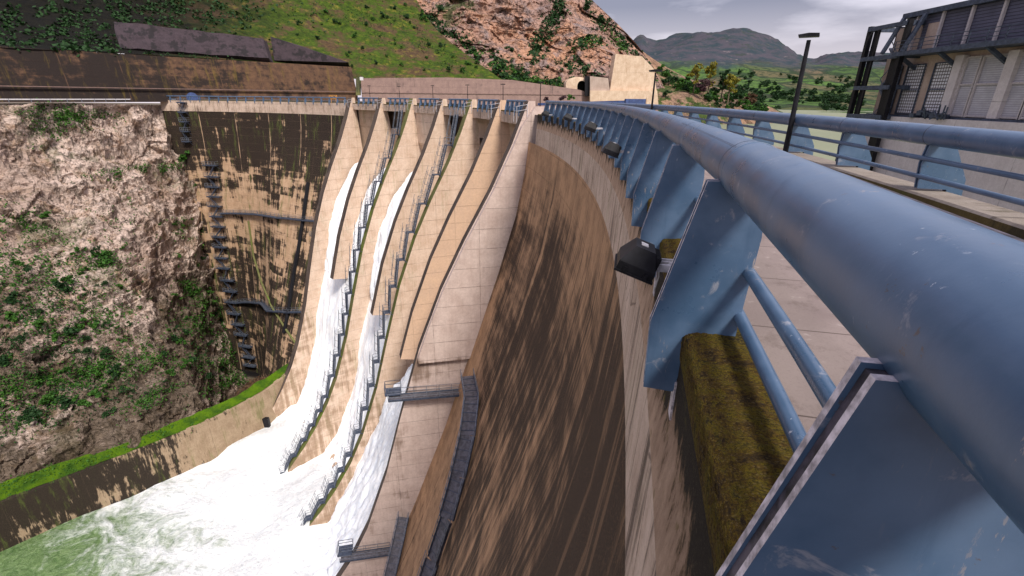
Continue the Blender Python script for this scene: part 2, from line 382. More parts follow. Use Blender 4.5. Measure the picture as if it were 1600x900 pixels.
M['rocktan'] = rock_mat('tan_bank_rock', (.48, .28, .17), (.36, .24, .17), (.25, .17, .12), (.12, .08, .05), green=.9, gthr=.52, sc=.5)
def hill_mat():
    n = NT('grassy_hillside', .95, 0, .15)
    o = n.tc('Object'); uv = n.tc('UV')
    s = n.sep(uv)
    a = n.noise(o, .035, 6, .6, dist=.5); b = n.noise(o, .5, 8, .8); d = n.noise(o, .11, 7, .7)
    g = n.mix(n.mr(b, .35, .7), (.022, .040, .006), (.075, .125, .010))
    br = n.mix(n.mr(b, .35, .65), (.12, .08, .035), (.045, .026, .02))
    c = n.mix(n.mr(n.math('ADD', n.math('MULTIPLY', d, .6), n.math('MULTIPLY', a, .4)), .47, .56), g, br)
    ye = n.mr(n.noise(o, .25, 6, .7, loc=(3, 8, 1)), .54, .66, 0, .6)
    c = n.mix(ye, c, (.20, .17, .03))
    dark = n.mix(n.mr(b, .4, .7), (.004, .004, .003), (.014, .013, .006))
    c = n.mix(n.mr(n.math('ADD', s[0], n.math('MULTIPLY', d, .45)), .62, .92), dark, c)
    n.color(c); n.bump(b, 1, .8)
    return n.m
M['hill'] = hill_mat()
def field_mat():
    n = NT('far_fields_and_scrub', .95, 0, .1)
    o = n.tc('Object'); z = n.sep(o)[2]
    cells = n.vor(o, .010, 'F1', 'Color', sc3=(1, .6, 1)); cs = n.sep(cells)
    edge = n.vor(o, .010, 'DISTANCE_TO_EDGE', 'Distance', sc3=(1, .6, 1))
    b = n.noise(o, .05, 7, .7); a = n.noise(o, .006, 6, .6)
    g = n.ramp(cs[0], [(0, (.05, .09, .03)), (.30, (.09, .17, .035)), (.5, (.08, .09, .035)), (.7, (.15, .11, .07)), (.9, (.06, .10, .03))])
    g = n.mix(n.mr(edge, .04, .09, .8, 0), g, (.02, .035, .02))
    g = n.mix(n.mr(b, .48, .58, 0, .9), g, (.022, .040, .02))
    mt = n.mix(n.mr(n.noise(o, .012, 8, .7), .4, .62), (.065, .06, .075), (.028, .045, .055))
    mt = n.mix(n.mr(n.noise(o, .03, 8, .75), .60, .68, 0, .8), mt, (.25, .20, .20))
    mt = n.mix(n.mr(n.noise(o, .016, 6, .7, loc=(5, 5, 5)), .54, .62, 0, .7), mt, (.03, .045, .035))
    zz = n.math('ADD', z, n.math('MULTIPLY', a, 120))
    c = n.mix(n.mr(zz, 150, 200), g, mt)
    n.color(c); n.bump(b, 1, 4)
    return n.m
M['field'] = field_mat()
M['soil'] = simple('brown_bank_soil', (.10, .07, .045), .95, 0, .6, .6, .1, 1.0)
M['ground'] = simple('valley_ground', (.10, .08, .05), .95, 0, .4, .05)
def leaf_mat(name, a, b, c):
    n = NT(name, .7, 0, .2)
    o = n.tc('Object')
    i = n.t.nodes.new('ShaderNodeObjectInfo').outputs['Random']
    f = n.noise(o, 1.4, 5, .7)
    col = n.mix(n.mr(f, .35, .65), a, b)
    col = n.mix(n.mr(n.noise(o, 6, 2), .6, .7), col, c)
    n.color(col)
    n.b.inputs['Subsurface Weight'].default_value = 0
    return n.m
M['leaf'] = leaf_mat('green_leaves', (.02, .065, .010), (.045, .13, .015), (.11, .19, .02))
M['leafdark'] = leaf_mat('dark_green_leaves', (.010, .030, .010), (.02, .06, .014), (.05, .10, .02))
M['leafyellow'] = leaf_mat('yellow_green_leaves', (.12, .12, .015), (.24, .20, .02), (.30, .28, .05))
M['leafpurple'] = leaf_mat('purple_brown_twigs', (.06, .03, .04), (.10, .05, .06), (.05, .06, .02))
M['leafbrown'] = leaf_mat('brown_brush', (.09, .05, .03), (.13, .07, .04), (.05, .07, .02))
M['grass'] = leaf_mat('bright_grass', (.12, .25, .008), (.20, .36, .008), (.26, .38, .02))
def grassbase():
    n = NT('bright_verge_grass', .95, 0, .1)
    o = n.tc('Object')
    a = n.noise(o, .35, 6, .7); b = n.noise(o, 3.5, 5, .8)
    c = n.mix(n.mr(a, .35, .65), (.085, .165, .006), (.03, .075, .008))
    c = n.mix(n.mr(b, .45, .75, 0, .7), c, (.05, .10, .01))
    n.color(c); n.bump(b, 1, .25)
    return n.m
M['grassbase'] = grassbase()
def chute_water():
    n = NT('white_chute_water', .5, 0, .3)
    uv = n.tc('UV')
    a = n.noise(uv, 1, 6, .65, sc3=(2.0, .16, 1)); b = n.noise(uv, 1, 6, .7, sc3=(5, .8, 1))
    n.color(n.mix(n.mr(n.math('ADD', n.math('MULTIPLY', a, .6), n.math('MULTIPLY', b, .4)), .36, .60), (.72, .78, .86), (.95, .96, .97)))
    n.bump(n.math('ADD', a, n.math('MULTIPLY', b, .5)), .6, .35)
    return n.m
M['chute_water'] = chute_water()
def river_mat():
    n = NT('foaming_river', .3, 0, .5)
    uv = n.tc('UV'); s = n.sep(uv)      # u: distance from the toe, v: across
    o = n.tc('Object')
    w = n.noise(o, .16, 8, .72, dist=1.4, sc3=(1, 1, .3)); w2 = n.noise(o, .9, 7, .75, dist=1.0)
    f = n.math('ADD', n.math('MULTIPLY', w, .95), n.math('MULTIPLY', w2, .30))
    st = n.noise(uv, 1, 8, .72, sc3=(.035, 26, 1), dist=.8); f = n.math('ADD', n.math('MULTIPLY', f, .72), n.math('MULTIPLY', st, .42)); f = n.math('ADD', f, n.mr(s[0], 0, 66, .58, -.26, smooth=False))
    m = n.mr(f, .56, .86)
    g = n.mix(n.mr(w2, .3, .7), (.075, .15, .045), (.20, .31, .12))
    c = n.mix(m, g, n.mix(n.mr(w2, .35, .65), (.76, .80, .83), (.93, .95, .95)))
    n.color(c); n.rough(n.mr(m, 0, 1, .2, .7))
    n.bump(n.math('ADD', w, n.math('MULTIPLY', w2, .6)), 1.0, .8)
    return n.m
M['river'] = river_mat()
def lake_mat():
    n = NT('still_reservoir_water', .55, 0, .15)
    o = n.tc('Object')
    n.color(n.mix(n.noise(o, .02, 3), (.17, .19, .11), (.23, .24, .15)))
    n.bump(n.noise(o, .8, 4), .15, .1)
    return n.m
M['lake'] = lake_mat()
def grate_mat():
    n = NT('window_grating', .6, 0, .3)
    uv = n.tc('UV')
    br = n.brick(uv, .36, .36, .05, 0, .05)
    n.color(n.mix(br, (.62, .62, .68), (.10, .085, .09))); n.bump(br, .5, .05)
    return n.m
M['grate'] = grate_mat()
def panel_mat(name, c, line, w, h):
    n = NT(name, .6, 0, .3)
    uv = n.tc('UV')
    br = n.brick(uv, w, h, .035, 0, .1)
    f = n.noise(uv, .6, 7, .7)
    cc = n.mix(n.mr(f, .35, .7), c, tuple(x*.7 for x in c))
    n.color(n.mix(br, cc, line)); n.bump(br, .6, .05)
    return n.m
M['shutter'] = panel_mat('grey_roller_shutter', (.46, .45, .50), (.30, .29, .33), 60, .22)
M['cladding'] = panel_mat('dark_blue_cladding', (.10, .10, .15), (.03, .03, .05), 60, .32)

# ------------------------------------------------------------------ mesh helpers
def kids(o): return [c for c in bpy.data.objects if c.parent == o]
def tag(o, label=None, cat=None, group=None, kind=None):
    if label: o['label'] = label
    if cat: o['category'] = cat
    if group: o['group'] = group
    if kind: o['kind'] = kind
    return o
class MB:
    def __init__(s): s.v = []; s.f = []; s.mi = []; s.uv = []
    def add(s, vs, fs, mi=0, uvs=None):
        o = len(s.v); s.v += [tuple(v) for v in vs]
        for k, f in enumerate(fs):
            s.f.append([o+i for i in f]); s.mi.append(mi if isinstance(mi, int) else mi[k])
            s.uv.append([uvs[i] for i in f] if uvs else None)
    def box(s, c, d, ax=None, mi=0):
        """c centre, d full sizes along the three axes ax"""
        ax = ax or (Vector((1, 0, 0)), Vector((0, 1, 0)), Vector((0, 0, 1)))
        c = Vector(c); vs = []; uv = []
        for k in (-.5, .5):
            for j in (-.5, .5):
                for i in (-.5, .5): vs.append(c+ax[0]*d[0]*i+ax[1]*d[1]*j+ax[2]*d[2]*k); uv.append((i*d[0]+j*d[1], -k*d[2]))
        s.add(vs, [(0, 2, 3, 1), (4, 5, 7, 6), (0, 1, 5, 4), (2, 6, 7, 3), (0, 4, 6, 2), (1, 3, 7, 5)], mi, uv)
    def bar(s, a, b, w, h=None, mi=0, up=Vector((0, 0, 1))):
        a, b = Vector(a), Vector(b); h = h or w; d = b-a; L = d.length
        if L < 1e-6: return
        d.normalize(); x = d.cross(up)
        if x.length < 1e-3: x = d.cross(Vector((0, 1, 0)))
        x.normalize(); y = x.cross(d)
        s.box((a+b)/2, (w, L, h), (x, d, y), mi)
    def tube(s, pts, r, n=8, mi=0, caps=True, rs=None):
        pts = [Vector(p) for p in pts]; rings = []; o = len(s.v); acc = 0; uvs = []; vs = []
        for k, p in enumerate(pts):
            t = (pts[min(k+1, len(pts)-1)]-pts[max(k-1, 0)]).normalized()
            up = Vector((0, 0, 1)) if abs(t.z) < .95 else Vector((1, 0, 0))
            x = t.cross(up).normalized(); y = x.cross(t)
            rr = rs[k] if rs else r
            for i in range(n):
                a = 2*pi*i/n; vs.append(p+x*cos(a)*rr+y*sin(a)*rr); uvs.append((i/n, acc))
            if k < len(pts)-1: acc += (pts[k+1]-p).length
        fs = []
        for k in range(len(pts)-1):
            for i in range(n): fs.append((k*n+i, k*n+(i+1) % n, (k+1)*n+(i+1) % n, (k+1)*n+i))
        if caps: fs.append(tuple(range(n))[::-1]); fs.append(tuple((len(pts)-1)*n+i for i in range(n)))
        s.add(vs, fs, mi, uvs)
    def prism(s, poly, axis_a, axis_b, org, ext, mi_cap=0, mi_side=None, uvoff=(0, 0), side_mi=None):
        """poly of (a,b); extruded by vector ext"""
        org = Vector(org); n = len(poly); vs = []; uv = []
        for e in (Vector((0, 0, 0)), ext):
            for a, b in poly: vs.append(org+axis_a*a+axis_b*b+e); uv.append((a+uvoff[0], -b+uvoff[1]))
        s.add(vs, [tuple(range(n))[::-1], tuple(range(n, 2*n))], mi_cap, uv)
        L = ext.length
        for i in range(n):
            j = (i+1) % n
            q = [vs[i], vs[j], vs[n+j], vs[n+i]]
            da = math.hypot(poly[j][0]-poly[i][0], poly[j][1]-poly[i][1])
            m = (side_mi[i] if side_mi else (mi_side if mi_side is not None else mi_cap))
            s.add(q, [(0, 1, 2, 3)], m, [(0, -poly[i][1]), (0, -poly[i][1]+da), (L, -poly[i][1]+da), (L, -poly[i][1])])
    def build(s, name, mats, parent=None, smooth=False, fixn=True):
        me = bpy.data.meshes.new(name); me.from_pydata(s.v, [], s.f)
        mats = mats if isinstance(mats, (list, tuple)) else [mats]
        for m in mats: me.materials.append(m)
        me.polygons.foreach_set('material_index', s.mi)
        if smooth: me.polygons.foreach_set('use_smooth', [True]*len(s.f))
        if any(u is not None for u in s.uv):
            ul = me.uv_layers.new(name='UVMap'); dat = []
            for f, u in zip(s.f, s.uv):
                for k in range(len(f)): dat += list(u[k]) if u else [0, 0]
            ul.data.foreach_set('uv', dat)
        me.validate(); me.update()
        o = bpy.data.objects.new(name, me); COL.objects.link(o)
        if parent: o.parent = parent; o.matrix_parent_inverse = Matrix.Translation(parent.location).inverted() if parent.type == 'EMPTY' else Matrix.Identity(4)
        return o
def empty(name, loc, label, cat, group=None):
    o = bpy.data.objects.new(name, None); COL.objects.link(o); o.location = loc; o.empty_display_size = .3
    tag(o, label, cat, group); return o
def grid(fn, nu, nv, uvf=None, closed=False):
    mb = MB(); vs = []; uv = []
    for j in range(nv+1):
        for i in range(nu+1):
            vs.append(fn(i/nu, j/nv)); uv.append(uvf(i/nu, j/nv) if uvf else (i/nu, j/nv))
    w = nu+1
    fs = [(j*w+i, j*w+i+1, (j+1)*w+i+1, (j+1)*w+i) for j in range(nv) for i in range(nu)]
    mb.add(vs, fs, 0, uv); return mb
def struct(o): o['kind'] = 'structure'; return o
def cr_interp(P, t):
    n = len(P)-1; x = min(max(t, 0), 1)*n; k = min(int(x), n-1); u = x-k
    a, b, c, d = P[max(k-1, 0)], P[k], P[k+1], P[min(k+2, n)]
    return b*1.0+(c-a)*(.5*u)+(a*2-b*5+c*4-d)*(.5*u*u)+(b*3-a-c*3+d)*(.5*u*u*u)
def patch(ctrl, nu, nv, amp, freq, axis=None, ridged=True, seed=0, edge=.04, second=None, facet=0.0, ffreq=.3):
    def fn(u, v):
        p = cr_interp([cr_interp(row, u) for row in ctrl], v)
        q = Vector((p.x*freq+seed, p.y*freq, p.z*freq*1.3))
        if ridged:
            h = mn.ridged_multi_fractal(q, 1.0, 2.1, 6, 1.0, 2.0)-1.1
        else: h = mn.fractal(q, .9, 2.1, 6)*1.4
        h2 = mn.fractal(q*.25+Vector((5, 5, 5)), 1, 2, 3)*2.0
        e = min(1, min(u, 1-u, v, 1-v)/edge) if edge else 1
        d = axis if axis is not None else -Vector((p.x, p.y, 0)).normalized()
        fc = 0
        if facet:
            w = Vector((p.x, p.y, p.z))*ffreq; w += Vector((mn.noise(w*.6), mn.noise(w*.6+Vector((9, 0, 0))), 0))*.6
            w = Vector((w.x*.8+w.z*.35, w.y*.8, w.z*.55-w.x*.3))
            dd, pp_ = mn.voronoi(w); cell = pp_[0]; fc = (mn.noise(cell*7.3)*1.5 + (w-cell).dot(Vector((mn.noise(cell*3.1), mn.noise(cell*5.7), .5)))*.9)
            dd2, pp2 = mn.voronoi(w*2.7); fc += mn.noise(pp2[0]*5.1)*.55
            bed = (p.z*.9-p.x*.35+mn.noise(p*.05)*6); fc += (bed/3.1 % 1.0-.5)*.5
        return p+d*((h+h2)*amp+fc*facet)*e
    return grid(fn, nu, nv)

# ================================================================== SETTING
g = grid(lambda u, v: Vector((-6000+12000*u, -6000+12000*v, -95)), 8, 8)
struct(g.build('ground', M['ground']))

# far fields and mountains beyond the reservoir
RIDGE = [(500, 60), (900, 82), (985, 70), (1003, 58), (1012, 68), (1025, 70), (1050, 64), (1075, 58), (1095, 53), (1130, 49), (1160, 50), (1190, 58), (1215, 66), (1235, 80), (1256, 92), (1275, 96), (1292, 86), (1310, 83), (1345, 84), (1400, 88), (1500, 80), (1700, 70), (2200, 60)]
DEP = [(0, 470, 193), (.06, 520, 180), (.18, 750, 172), (.34, 1050, 154), (.5, 1400, 132), (.62, 1750, 112)]
def far(u, v):
    px = 900+1300*u
    if v < .62:
        dpt = lerp_tab([(a, b) for a, b, c in DEP], v); py = lerp_tab([(a, c) for a, b, c in DEP], v)
    else:
        k = (v-.62)/.38; ry = lerp_tab(RIDGE, px)
        dpt = 1750+1100*k; py = 112+(ry-112)*(k**.85 if k < 1 else 1)
    p = W(px, py, dpt)
    q = Vector((p.x*.004, p.y*.004, 0))
    a = 5+30*max(0, v-.3)
    p.z += mn.fractal(q, .9, 2.1, 7)*a + mn.ridged_multi_fractal(q*1.7, .9, 2.1, 5, 1, 2)*max(0, v-.6)*26
    return p
struct(grid(far, 260, 120).build('mountain', M['field'], smooth=True))

# reservoir behind the dam
def lake(u, v):
    th = -60+150*u; r = [0, 6, 30, 120, 330, 700][round(v*5)]
    p = pol(th, -5.2-r, -12.5); return p
struct(grid(lake, 40, 5).build('reservoir_water', M['lake']))

# rock mountain above the far bank
rows = [[(520, -160, 430), (640, -140, 420), (760, -120, 400), (860, -60, 375), (925, 0, 350), (985, 58, 330), (1022, 108, 312), (1050, 160, 300)],
        [(560, -40, 350), (670, -30, 345), (770, -10, 335), (850, 20, 322), (905, 40, 312), (960, 78, 302), (1008, 118, 295), (1045, 168, 290)],
        [(600, 20, 310), (690, 40, 300), (780, 60, 290), (850, 80, 282), (900, 95, 276), (950, 110, 270), (1000, 135, 272), (1040, 178, 278)],
        [(650, 125, 250), (720, 130, 250), (790, 136, 250), (850, 146, 252), (905, 155, 255), (950, 165, 256), (1000, 175, 258), (1035, 190, 262)]]
rm = patch([[W(*c) for c in r] for r in rows], 340, 200, 6.0, .035, seed=3, edge=.03, facet=3.2, ffreq=.07)
rock_o = struct(rm.build('rock_mountain', M['rockmt'], smooth=False))
rock_bvh = BVHTree.FromPolygons(rm.v, rm.f)

# wooded promontory beside the reservoir
rows = [[(990, 70, 400), (1030, 98, 380), (1075, 122, 360), (1120, 136, 350), (1170, 152, 345), (1215, 172, 340), (1260, 190, 335)],
        [(1000, 110, 320), (1035, 132, 310), (1075, 140, 305), (1120, 150, 305), (1165, 162, 305), (1205, 178, 308), (1240, 192, 310)],
        [(1005, 150, 285), (1040, 150, 280), (1080, 152, 280), (1120, 165, 284), (1160, 172, 288), (1195, 184, 292), (1225, 194, 296)],
        [(1010, 196, 262), (1040, 197, 262), (1080, 198, 266), (1120, 198, 270), (1160, 198, 276), (1190, 198, 282), (1215, 198, 290)]]
pm = patch([[W(*c) for c in r] for r in rows], 110, 70, 1.8, .05, seed=9, edge=.05)
struct(pm.build('promontory_bank', M['rocktan']))
prom_bvh = BVHTree.FromPolygons(pm.v, pm.f)

# grassy hillside above the retaining walls
rows = [[(-260, -80, 190), (0, -90, 215), (220, -90, 245), (420, -80, 280), (560, -60, 300), (640, -20, 310)],
        [(-260, -10, 150), (0, 5, 172), (200, 15, 200), (420, 25, 235), (560, 35, 262), (675, 38, 280)],
        [(-260, 45, 122), (0, 58, 142), (190, 66, 166), (420, 84, 200), (570, 95, 228), (725, 82, 255)],
        [(-260, 52, 112), (0, 74, 128.5), (180, 83, 148), (420, 99, 184), (565, 124, 209), (790, 128, 236)]]
hm = patch([[W(*c) for c in r] for r in rows], 220, 110, 1.3, .06, seed=1, ridged=False, edge=.05)
struct(hm.build('hillside', M['hill']))
hill_bvh = BVHTree.FromPolygons(hm.v, hm.f)

# left cliff
ctrl = [[(-190, 20, -2.3), (-160, 62, -2.3), (-127, 104, -2.3), (-116, 130, -2.3), (-108, 148, -2.5), (-101, 154.5, -3)],
        [(-180, 18, -14), (-152, 58, -14), (-123, 97, -16), (-110, 124, -16), (-102, 142, -15), (-96, 152.5, -14)],
        [(-172, 12, -30), (-146, 50, -32), (-117, 86, -33), (-102, 112, -33), (-96, 131, -32), (-90.5, 149, -28)],
        [(-166, 2, -48), (-136, 42, -50), (-106, 78, -50), (-92, 99, -50), (-88, 122, -50), (-83, 142, -50)],
        [(-160, -8, -66), (-130, 30, -67), (-99, 66, -67), (-76, 88, -67), (-67, 104, -69), (-74, 132, -76)],
        [(-158, -10, -74), (-128, 28, -74), (-97, 63, -74), (-74, 85, -74), (-63, 104, -76), (-68, 128, -84)]]
edge_px = [(252, 164), (286, 226), (316, 290), (332, 420), (368, 560), (392, 612)]
for r, (ex, ey) in zip(ctrl, edge_px):
    e = hit_arch(ex, ey)[0]; v = view(ex-28, ey); a = Vector(r[3]); r[5] = tuple(e+Vector((0, 1.0, 0))); m = a.lerp(e, .66); r[4] = (m.x, m.y, m.z)
cm = patch([[Vector(c) for c in r] for r in ctrl], 420, 300, 2.3, .085, axis=Vector((.75, -.45, .45)).normalized(), seed=5, edge=.02, facet=1.7, ffreq=.19)
struct(cm.build('cliff', M['cliff']))
cliff_bvh = BVHTree.FromPolygons(cm.v, cm.f)

# river
def river(u, v):
    x = -230+250*u; y = -60+190*v; p = Vector((x, y, -77.2))
    d = toe_dist(x, y)
    q = Vector((x*.09, y*.09, 0))
    a = 1.6*max(.15, 1-d/60)
    p.z += mn.turbulence(q, 5, False)*a*1.4 - a*.5 + 2.2*max(0, 1-max(0, d)/26)
    return p
def toe_dist(x, y):
    # distance down the river from the line of chute toes
    r = math.hypot(x-CX, y-CY); return RAD-30-r+0.20*(max(0, 100-y))

# road along the crest, and the one on the far bank
def ring(s0, z0, s1, z1, t0, t1, n): 
    return grid(lambda u, v: pol(t0+(t1-t0)*u, s0+(s1-s0)*v, z0+(z1-z0)*v), n, 1, lambda u, v: (radians(t0+(t1-t0)*u)*RAD, v*abs(s1-s0)))
struct(ring(-.42, -1.75, -3.75, -1.75, -30, 86, 240).build('road', M['road']))
bank_road = grid(lambda u, v: cr_interp([Vector((-190, 20, -2.05)), Vector((-127, 104, -2.05)), Vector((-108, 148, -2.05)), Vector((-100, 156, -2.05))], u)*(1-v)
                 + cr_interp([Vector((-200, 40, -2.05)), Vector((-133, 122, -2.05)), Vector((-107, 156, -2.05)), Vector((-62, 207, -2.05))], u)*v, 30, 3, lambda u, v: (u*150, v*8))
struct(bank_road.build('bank_road', M['road']))

# ================================================================== DAM
dam = empty('arch_dam', pol(0, 0, -1.75), 'tall curved concrete dam with a stained arch face and an open spillway of ribbed piers', 'dam')
def arch(t0, t1, nt, mat, name):
    zs = [-4.6, -6, -8, -10, -13, -16, -20, -25, -30, -36, -42, -48, -55, -62, -67, -72, -80, -90]
    mb = MB(); vs = []; uv = []
    for z in zs:
        for i in range(nt+1):
            th = t0+(t1-t0)*i/nt; vs.append(pol(th, s_arch(th, z), z)); uv.append((radians(th)*RAD, -z))
    w = nt+1
    mb.add(vs, [(j*w+i, j*w+i+1, (j+1)*w+i+1, (j+1)*w+i) for j in range(len(zs)-1) for i in range(nt)], 0, uv)
    return mb.build(name, mat, dam, smooth=True)
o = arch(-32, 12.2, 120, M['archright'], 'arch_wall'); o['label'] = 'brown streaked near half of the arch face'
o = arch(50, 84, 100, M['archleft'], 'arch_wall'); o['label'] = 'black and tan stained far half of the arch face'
def band(t0, t1, n, mat, zb=-4.6):
    prof = [(.05, -1.63), (.05, -2.4), (.12, -3.0), (.2, zb)]
    mb = MB()
    for (a, b), (c, d), mi in zip(prof, prof[1:], (1, 1, 0)):
        gg = ring(a, b, c, d, t0, t1, n)
        uv = [[(radians(t0+(t1-t0)*0)*0, 0)]]
        vs = gg.v; us = []
        for k, p in enumerate(vs):
            th = math.atan2(p[1]-CY, p[0]-CX); us.append((th*RAD, -p[2]))
        mb.add(vs, gg.f, mi, us)
    return mb.build('crest_band', [mat, M['kerbface'] if t0 < 0 else mat], dam)
band(-30, 10.2, 160, M['band'])
band(50.6, 84, 60, M['band'])
# kerbs under the parapets
for (s0, s1, a, b, n) in ((.05, -.38, -30, 10.2, 160), (.05, -.38, 50.6, 84, 60), (.12, -.38, 12.9, 49.8, 90), (-3.62, -4.12, -30, 84, 200)):
    mb = MB()
    prof = [(s0, -1.63-(0 if s0 > 0 else .12)), (s0-.015, -1.600), (s0-.05, -1.580), ((s0+s1)/2, -1.572), (s1+.04, -1.58), (s1, -1.78 if s0 > 0 else -3.2)]
    if s0 < 0: prof = [(s0, -1.76), (s0, -1.26), (s0-.03, -1.23), (s1, -1.23), (s1, -3.2)]
    for k_, ((p, q), (r, t)) in enumerate(zip(prof, prof[1:])):
        gg = ring(p, q, r, t, a, b, n); mb.add(gg.v, gg.f, 1 if s0 < 0 and k_ >= 1 else 0, [(math.atan2(v[1]-CY, v[0]-CX)*RAD, (math.hypot(v[0]-CX, v[1]-CY)-v[2])) for v in gg.v])
    mb.build('kerb', [M['kerbdark'] if s0 < 0 else M['kerb'], M['farcap']], dam)
def moss(u, v):
    th = -18+8*u; prof = [(.058, -1.80), (.062, -1.66), (.050, -1.61), (.02, -1.585), (-.06, -1.572), (-.2, -1.568), (-.36, -1.574), (-.385, -1.62)]
    p = cr_interp([Vector((a, b, 0)) for a, b in prof], v); q = Vector((radians(th)*RAD*9, v*4.5, 0))
    h = (mn.fractal(q, .8, 2.1, 5)+mn.fractal(q*4, .7, 2, 4)*.6)*.014*min(1, 8*v+.05)
    return pol(th, p.x+h*(1-min(1, v*3)), p.y+h)
mg = grid(moss, 1300, 70, lambda u, v: ((-18+8*u)*pi/180*RAD, v*.62+.3)); mg.build('moss_layer', M['kerb'], dam, smooth=True)
# upstream face, and the body top beneath the road
mb = MB(); gg = ring(-4.2, -3.2, -4.2, -40, -32, 86, 120); mb.add(gg.v, gg.f, 0, [(i % 121, i//121) for i in range(len(gg.v))])
mb.build('upstream_face', M['paleblock'], dam)

# spillway floor (one sheet, behind the piers)
zf = [z for z, s in S_FLOOR]
zz = [-6.8, -9]+[-z for z in (11, 12, 13, 15, 18.4, 20.5, 22.5, 25, 27.5, 31.5, 36, 40, 43.5, 48, 52, 56, 61, 66, 70, 74, 77, 79, 80)]
def floor_sheet(t0, t1, n, off=0.0):
    vs = []; uv = []
    for z in zz:
        for i in range(n+1):
            th = t0+(t1-t0)*i/n; vs.append(pol(th, s_floor(z)+off, z)); uv.append((radians(th)*RAD, -z))
    mb = MB(); w = n+1
    mb.add(vs, [(j*w+i, j*w+i+1, (j+1)*w+i+1, (j+1)*w+i) for j in range(len(zz)-1) for i in range(n)], 0, uv); return mb
floor_sheet(12.4, 50.2, 90).build('chute_floor', M['floor'], dam, smooth=True)
# piers
def pier(k, th, thick, zend, mats, extra=None):
    D, T = frame(th)
    q = pol(th, 0, 0)-T*thick/2
    top = [(s_pier(-z), -z) for z, s in S_PIER if z < zend]+[(s_pier(-zend), -zend)]
    top = [(-.6, -.35), (.15, -.35)]+[(a_, b_) for a_, b_ in top if b_ < -2.5]
    if zend > 78: poly = top+[(38, -86), (-6, -86)]
    else: poly = top+[(s_floor(-zend-1.0), -zend-1.0), (-6, -zend-1.0)]
    n = len(poly)
    side = [1]*n; side[n-1] = 0; side[n-2] = 0; side[0] = 0
    mb = MB(); mb.prism([(a, b) for a, b in poly], D, Vector((0, 0, 1)), q, T*thick, 0, side_mi=side)
    o = mb.build('spillway_pier', mats, dam); return o
thk = 1.7
for k, th in enumerate(PIER_TH):
    zend = {1: 39.8, 3: 40.0, 5: 37.5}.get(k, 80)
    pier(k, th, thk, zend, [[M['pier'], M['pierpink'] if k == 6 else M['pier'], ][k == 6 and 1 or 0] if k not in (5,) else M['pierorange'], M['capgreen'] if k in (2, 4) else M['cap']])
# the wider upper block on the near side of the last pier
D, T = frame(12.4); q = pol(12.4, 0, 0)-T*(thk/2+.7)
top = [(-4, -.9), (-.5, -.9)]+[(s_pier(-z)-.12, -z) for z in (3, 5, 10, 16, 22, 27, 31)]
mb = MB(); mb.prism(top+[(s_pier(-31)-.2, -31.6), (-6, -31.6)], D, Vector((0, 0, 1)), q, T*.68, 0, mi_side=0)
mb.build('abutment_block', [M['pierpink'], M['cap']], dam)
# deck slabs over the bays
for k in range(6):
    t1, t0 = PIER_TH[k], PIER_TH[k+1]
    a, b = t0+.36, t1-.36
    mb = MB()
    for (p, q_, r, t) in ((.15, -1.72, .15, -3.05), (.15, -3.05, -6, -3.05), (-.4, -1.72, .15, -1.72)):
        gg = ring(p, q_, r, t, a, b, 14); mb.add(gg.v, gg.f, 0, [(math.atan2(v[1]-CY, v[0]-CX)*RAD, -v[2]) for v in gg.v])
    mb.build('deck_slab', M['band'], dam)
    if k == 0:
        gg = ring(-1.3, -3.05, -1.3, -6.8, a, b, 10); gg.uv = [[(math.atan2(gg.v[i][1]-CY, gg.v[i][0]-CX)*RAD, -gg.v[i][2]) for i in f] for f in gg.f]
        gg.build('bay_panel', M['floor'], dam)
    elif k != 2:
        mb = MB()
        for (p, q_, r, t) in ((-1.3, -6.8, -6, -6.8), (-6, -6.8, -6, -3.05)):
            gg = ring(p, q_, r, t, a, b, 10); mb.add(gg.v, gg.f, 0, [(math.atan2(v[1]-CY, v[0]-CX)*RAD, -v[2]) for v in gg.v])
        mb.build('gate_recess', M['cap'], dam)  # dark cap concrete paints in the shade inside the openings under the deck
    if k == 2:
        gg = ring(-.2, -3.05, -.4, -9, a, b, 10); gg.uv = [[(math.atan2(gg.v[i][1]-CY, gg.v[i][0]-CX)*RAD, -gg.v[i][2]) for i in f] for f in gg.f]
        gg2 = ring(-.4, -9, -2.3, -13.5, a, b, 10); gg.add(gg2.v, gg2.f, 0, [(math.atan2(v[1]-CY, v[0]-CX)*RAD, -v[2]) for v in gg2.v])
        gg.build('bay_panel', M['pier'], dam)

# water on the chutes
def chute(t0, t1, ztop, depth, taper, zbot=-78.2, seed=0.0, lift=None):
    """t1 is the far side; taper(z): 0..1 share of the width dry on the far side"""
    nz = 190; nu = 44
    def fn(u, v):
        z = ztop+(zbot-ztop)*v
        far_th = t1-(t1-t0)*taper(z); th = t0+(far_th-t0)*u
        d = (depth-1.3)+.25
        s = s_water(z)+d+(lerp_tab(lift, -z) if lift else 0)
        h = mn.fractal(Vector((th*1.6+seed, s*.35, z*.12)), 1, 2, 4)*.55*(.4+v)+mn.fractal(Vector((th*9+seed, s*.25, z*.09)), .8, 2, 3)*.10
        if z < -70: h += mn.fractal(Vector((th*1.1, s*.3, seed)), 1, 2, 4)*.9*(-z-70)/8
        e = 1-abs(2*u-1)**6
        return pol(th, s+h-(1-e)*.15, z+h*.5)
    return grid(fn, nu, nz, lambda u, v: (u*12, v*75))
half = math.degrees(1.7/2/RAD)+.02
def tp(pts): return lambda z: lerp_tab(pts, -z)
T_A = tp([(13, .35), (16, .12), (20, .03), (26, 0)])
T_B = tp([(12, .35), (15, .12), (20, .03), (26, 0)])
def flow(mb, label, group=None):
    o = mb.build('spillway_water', M['chute_water'], smooth=True); struct(o); o['label'] = label; return o
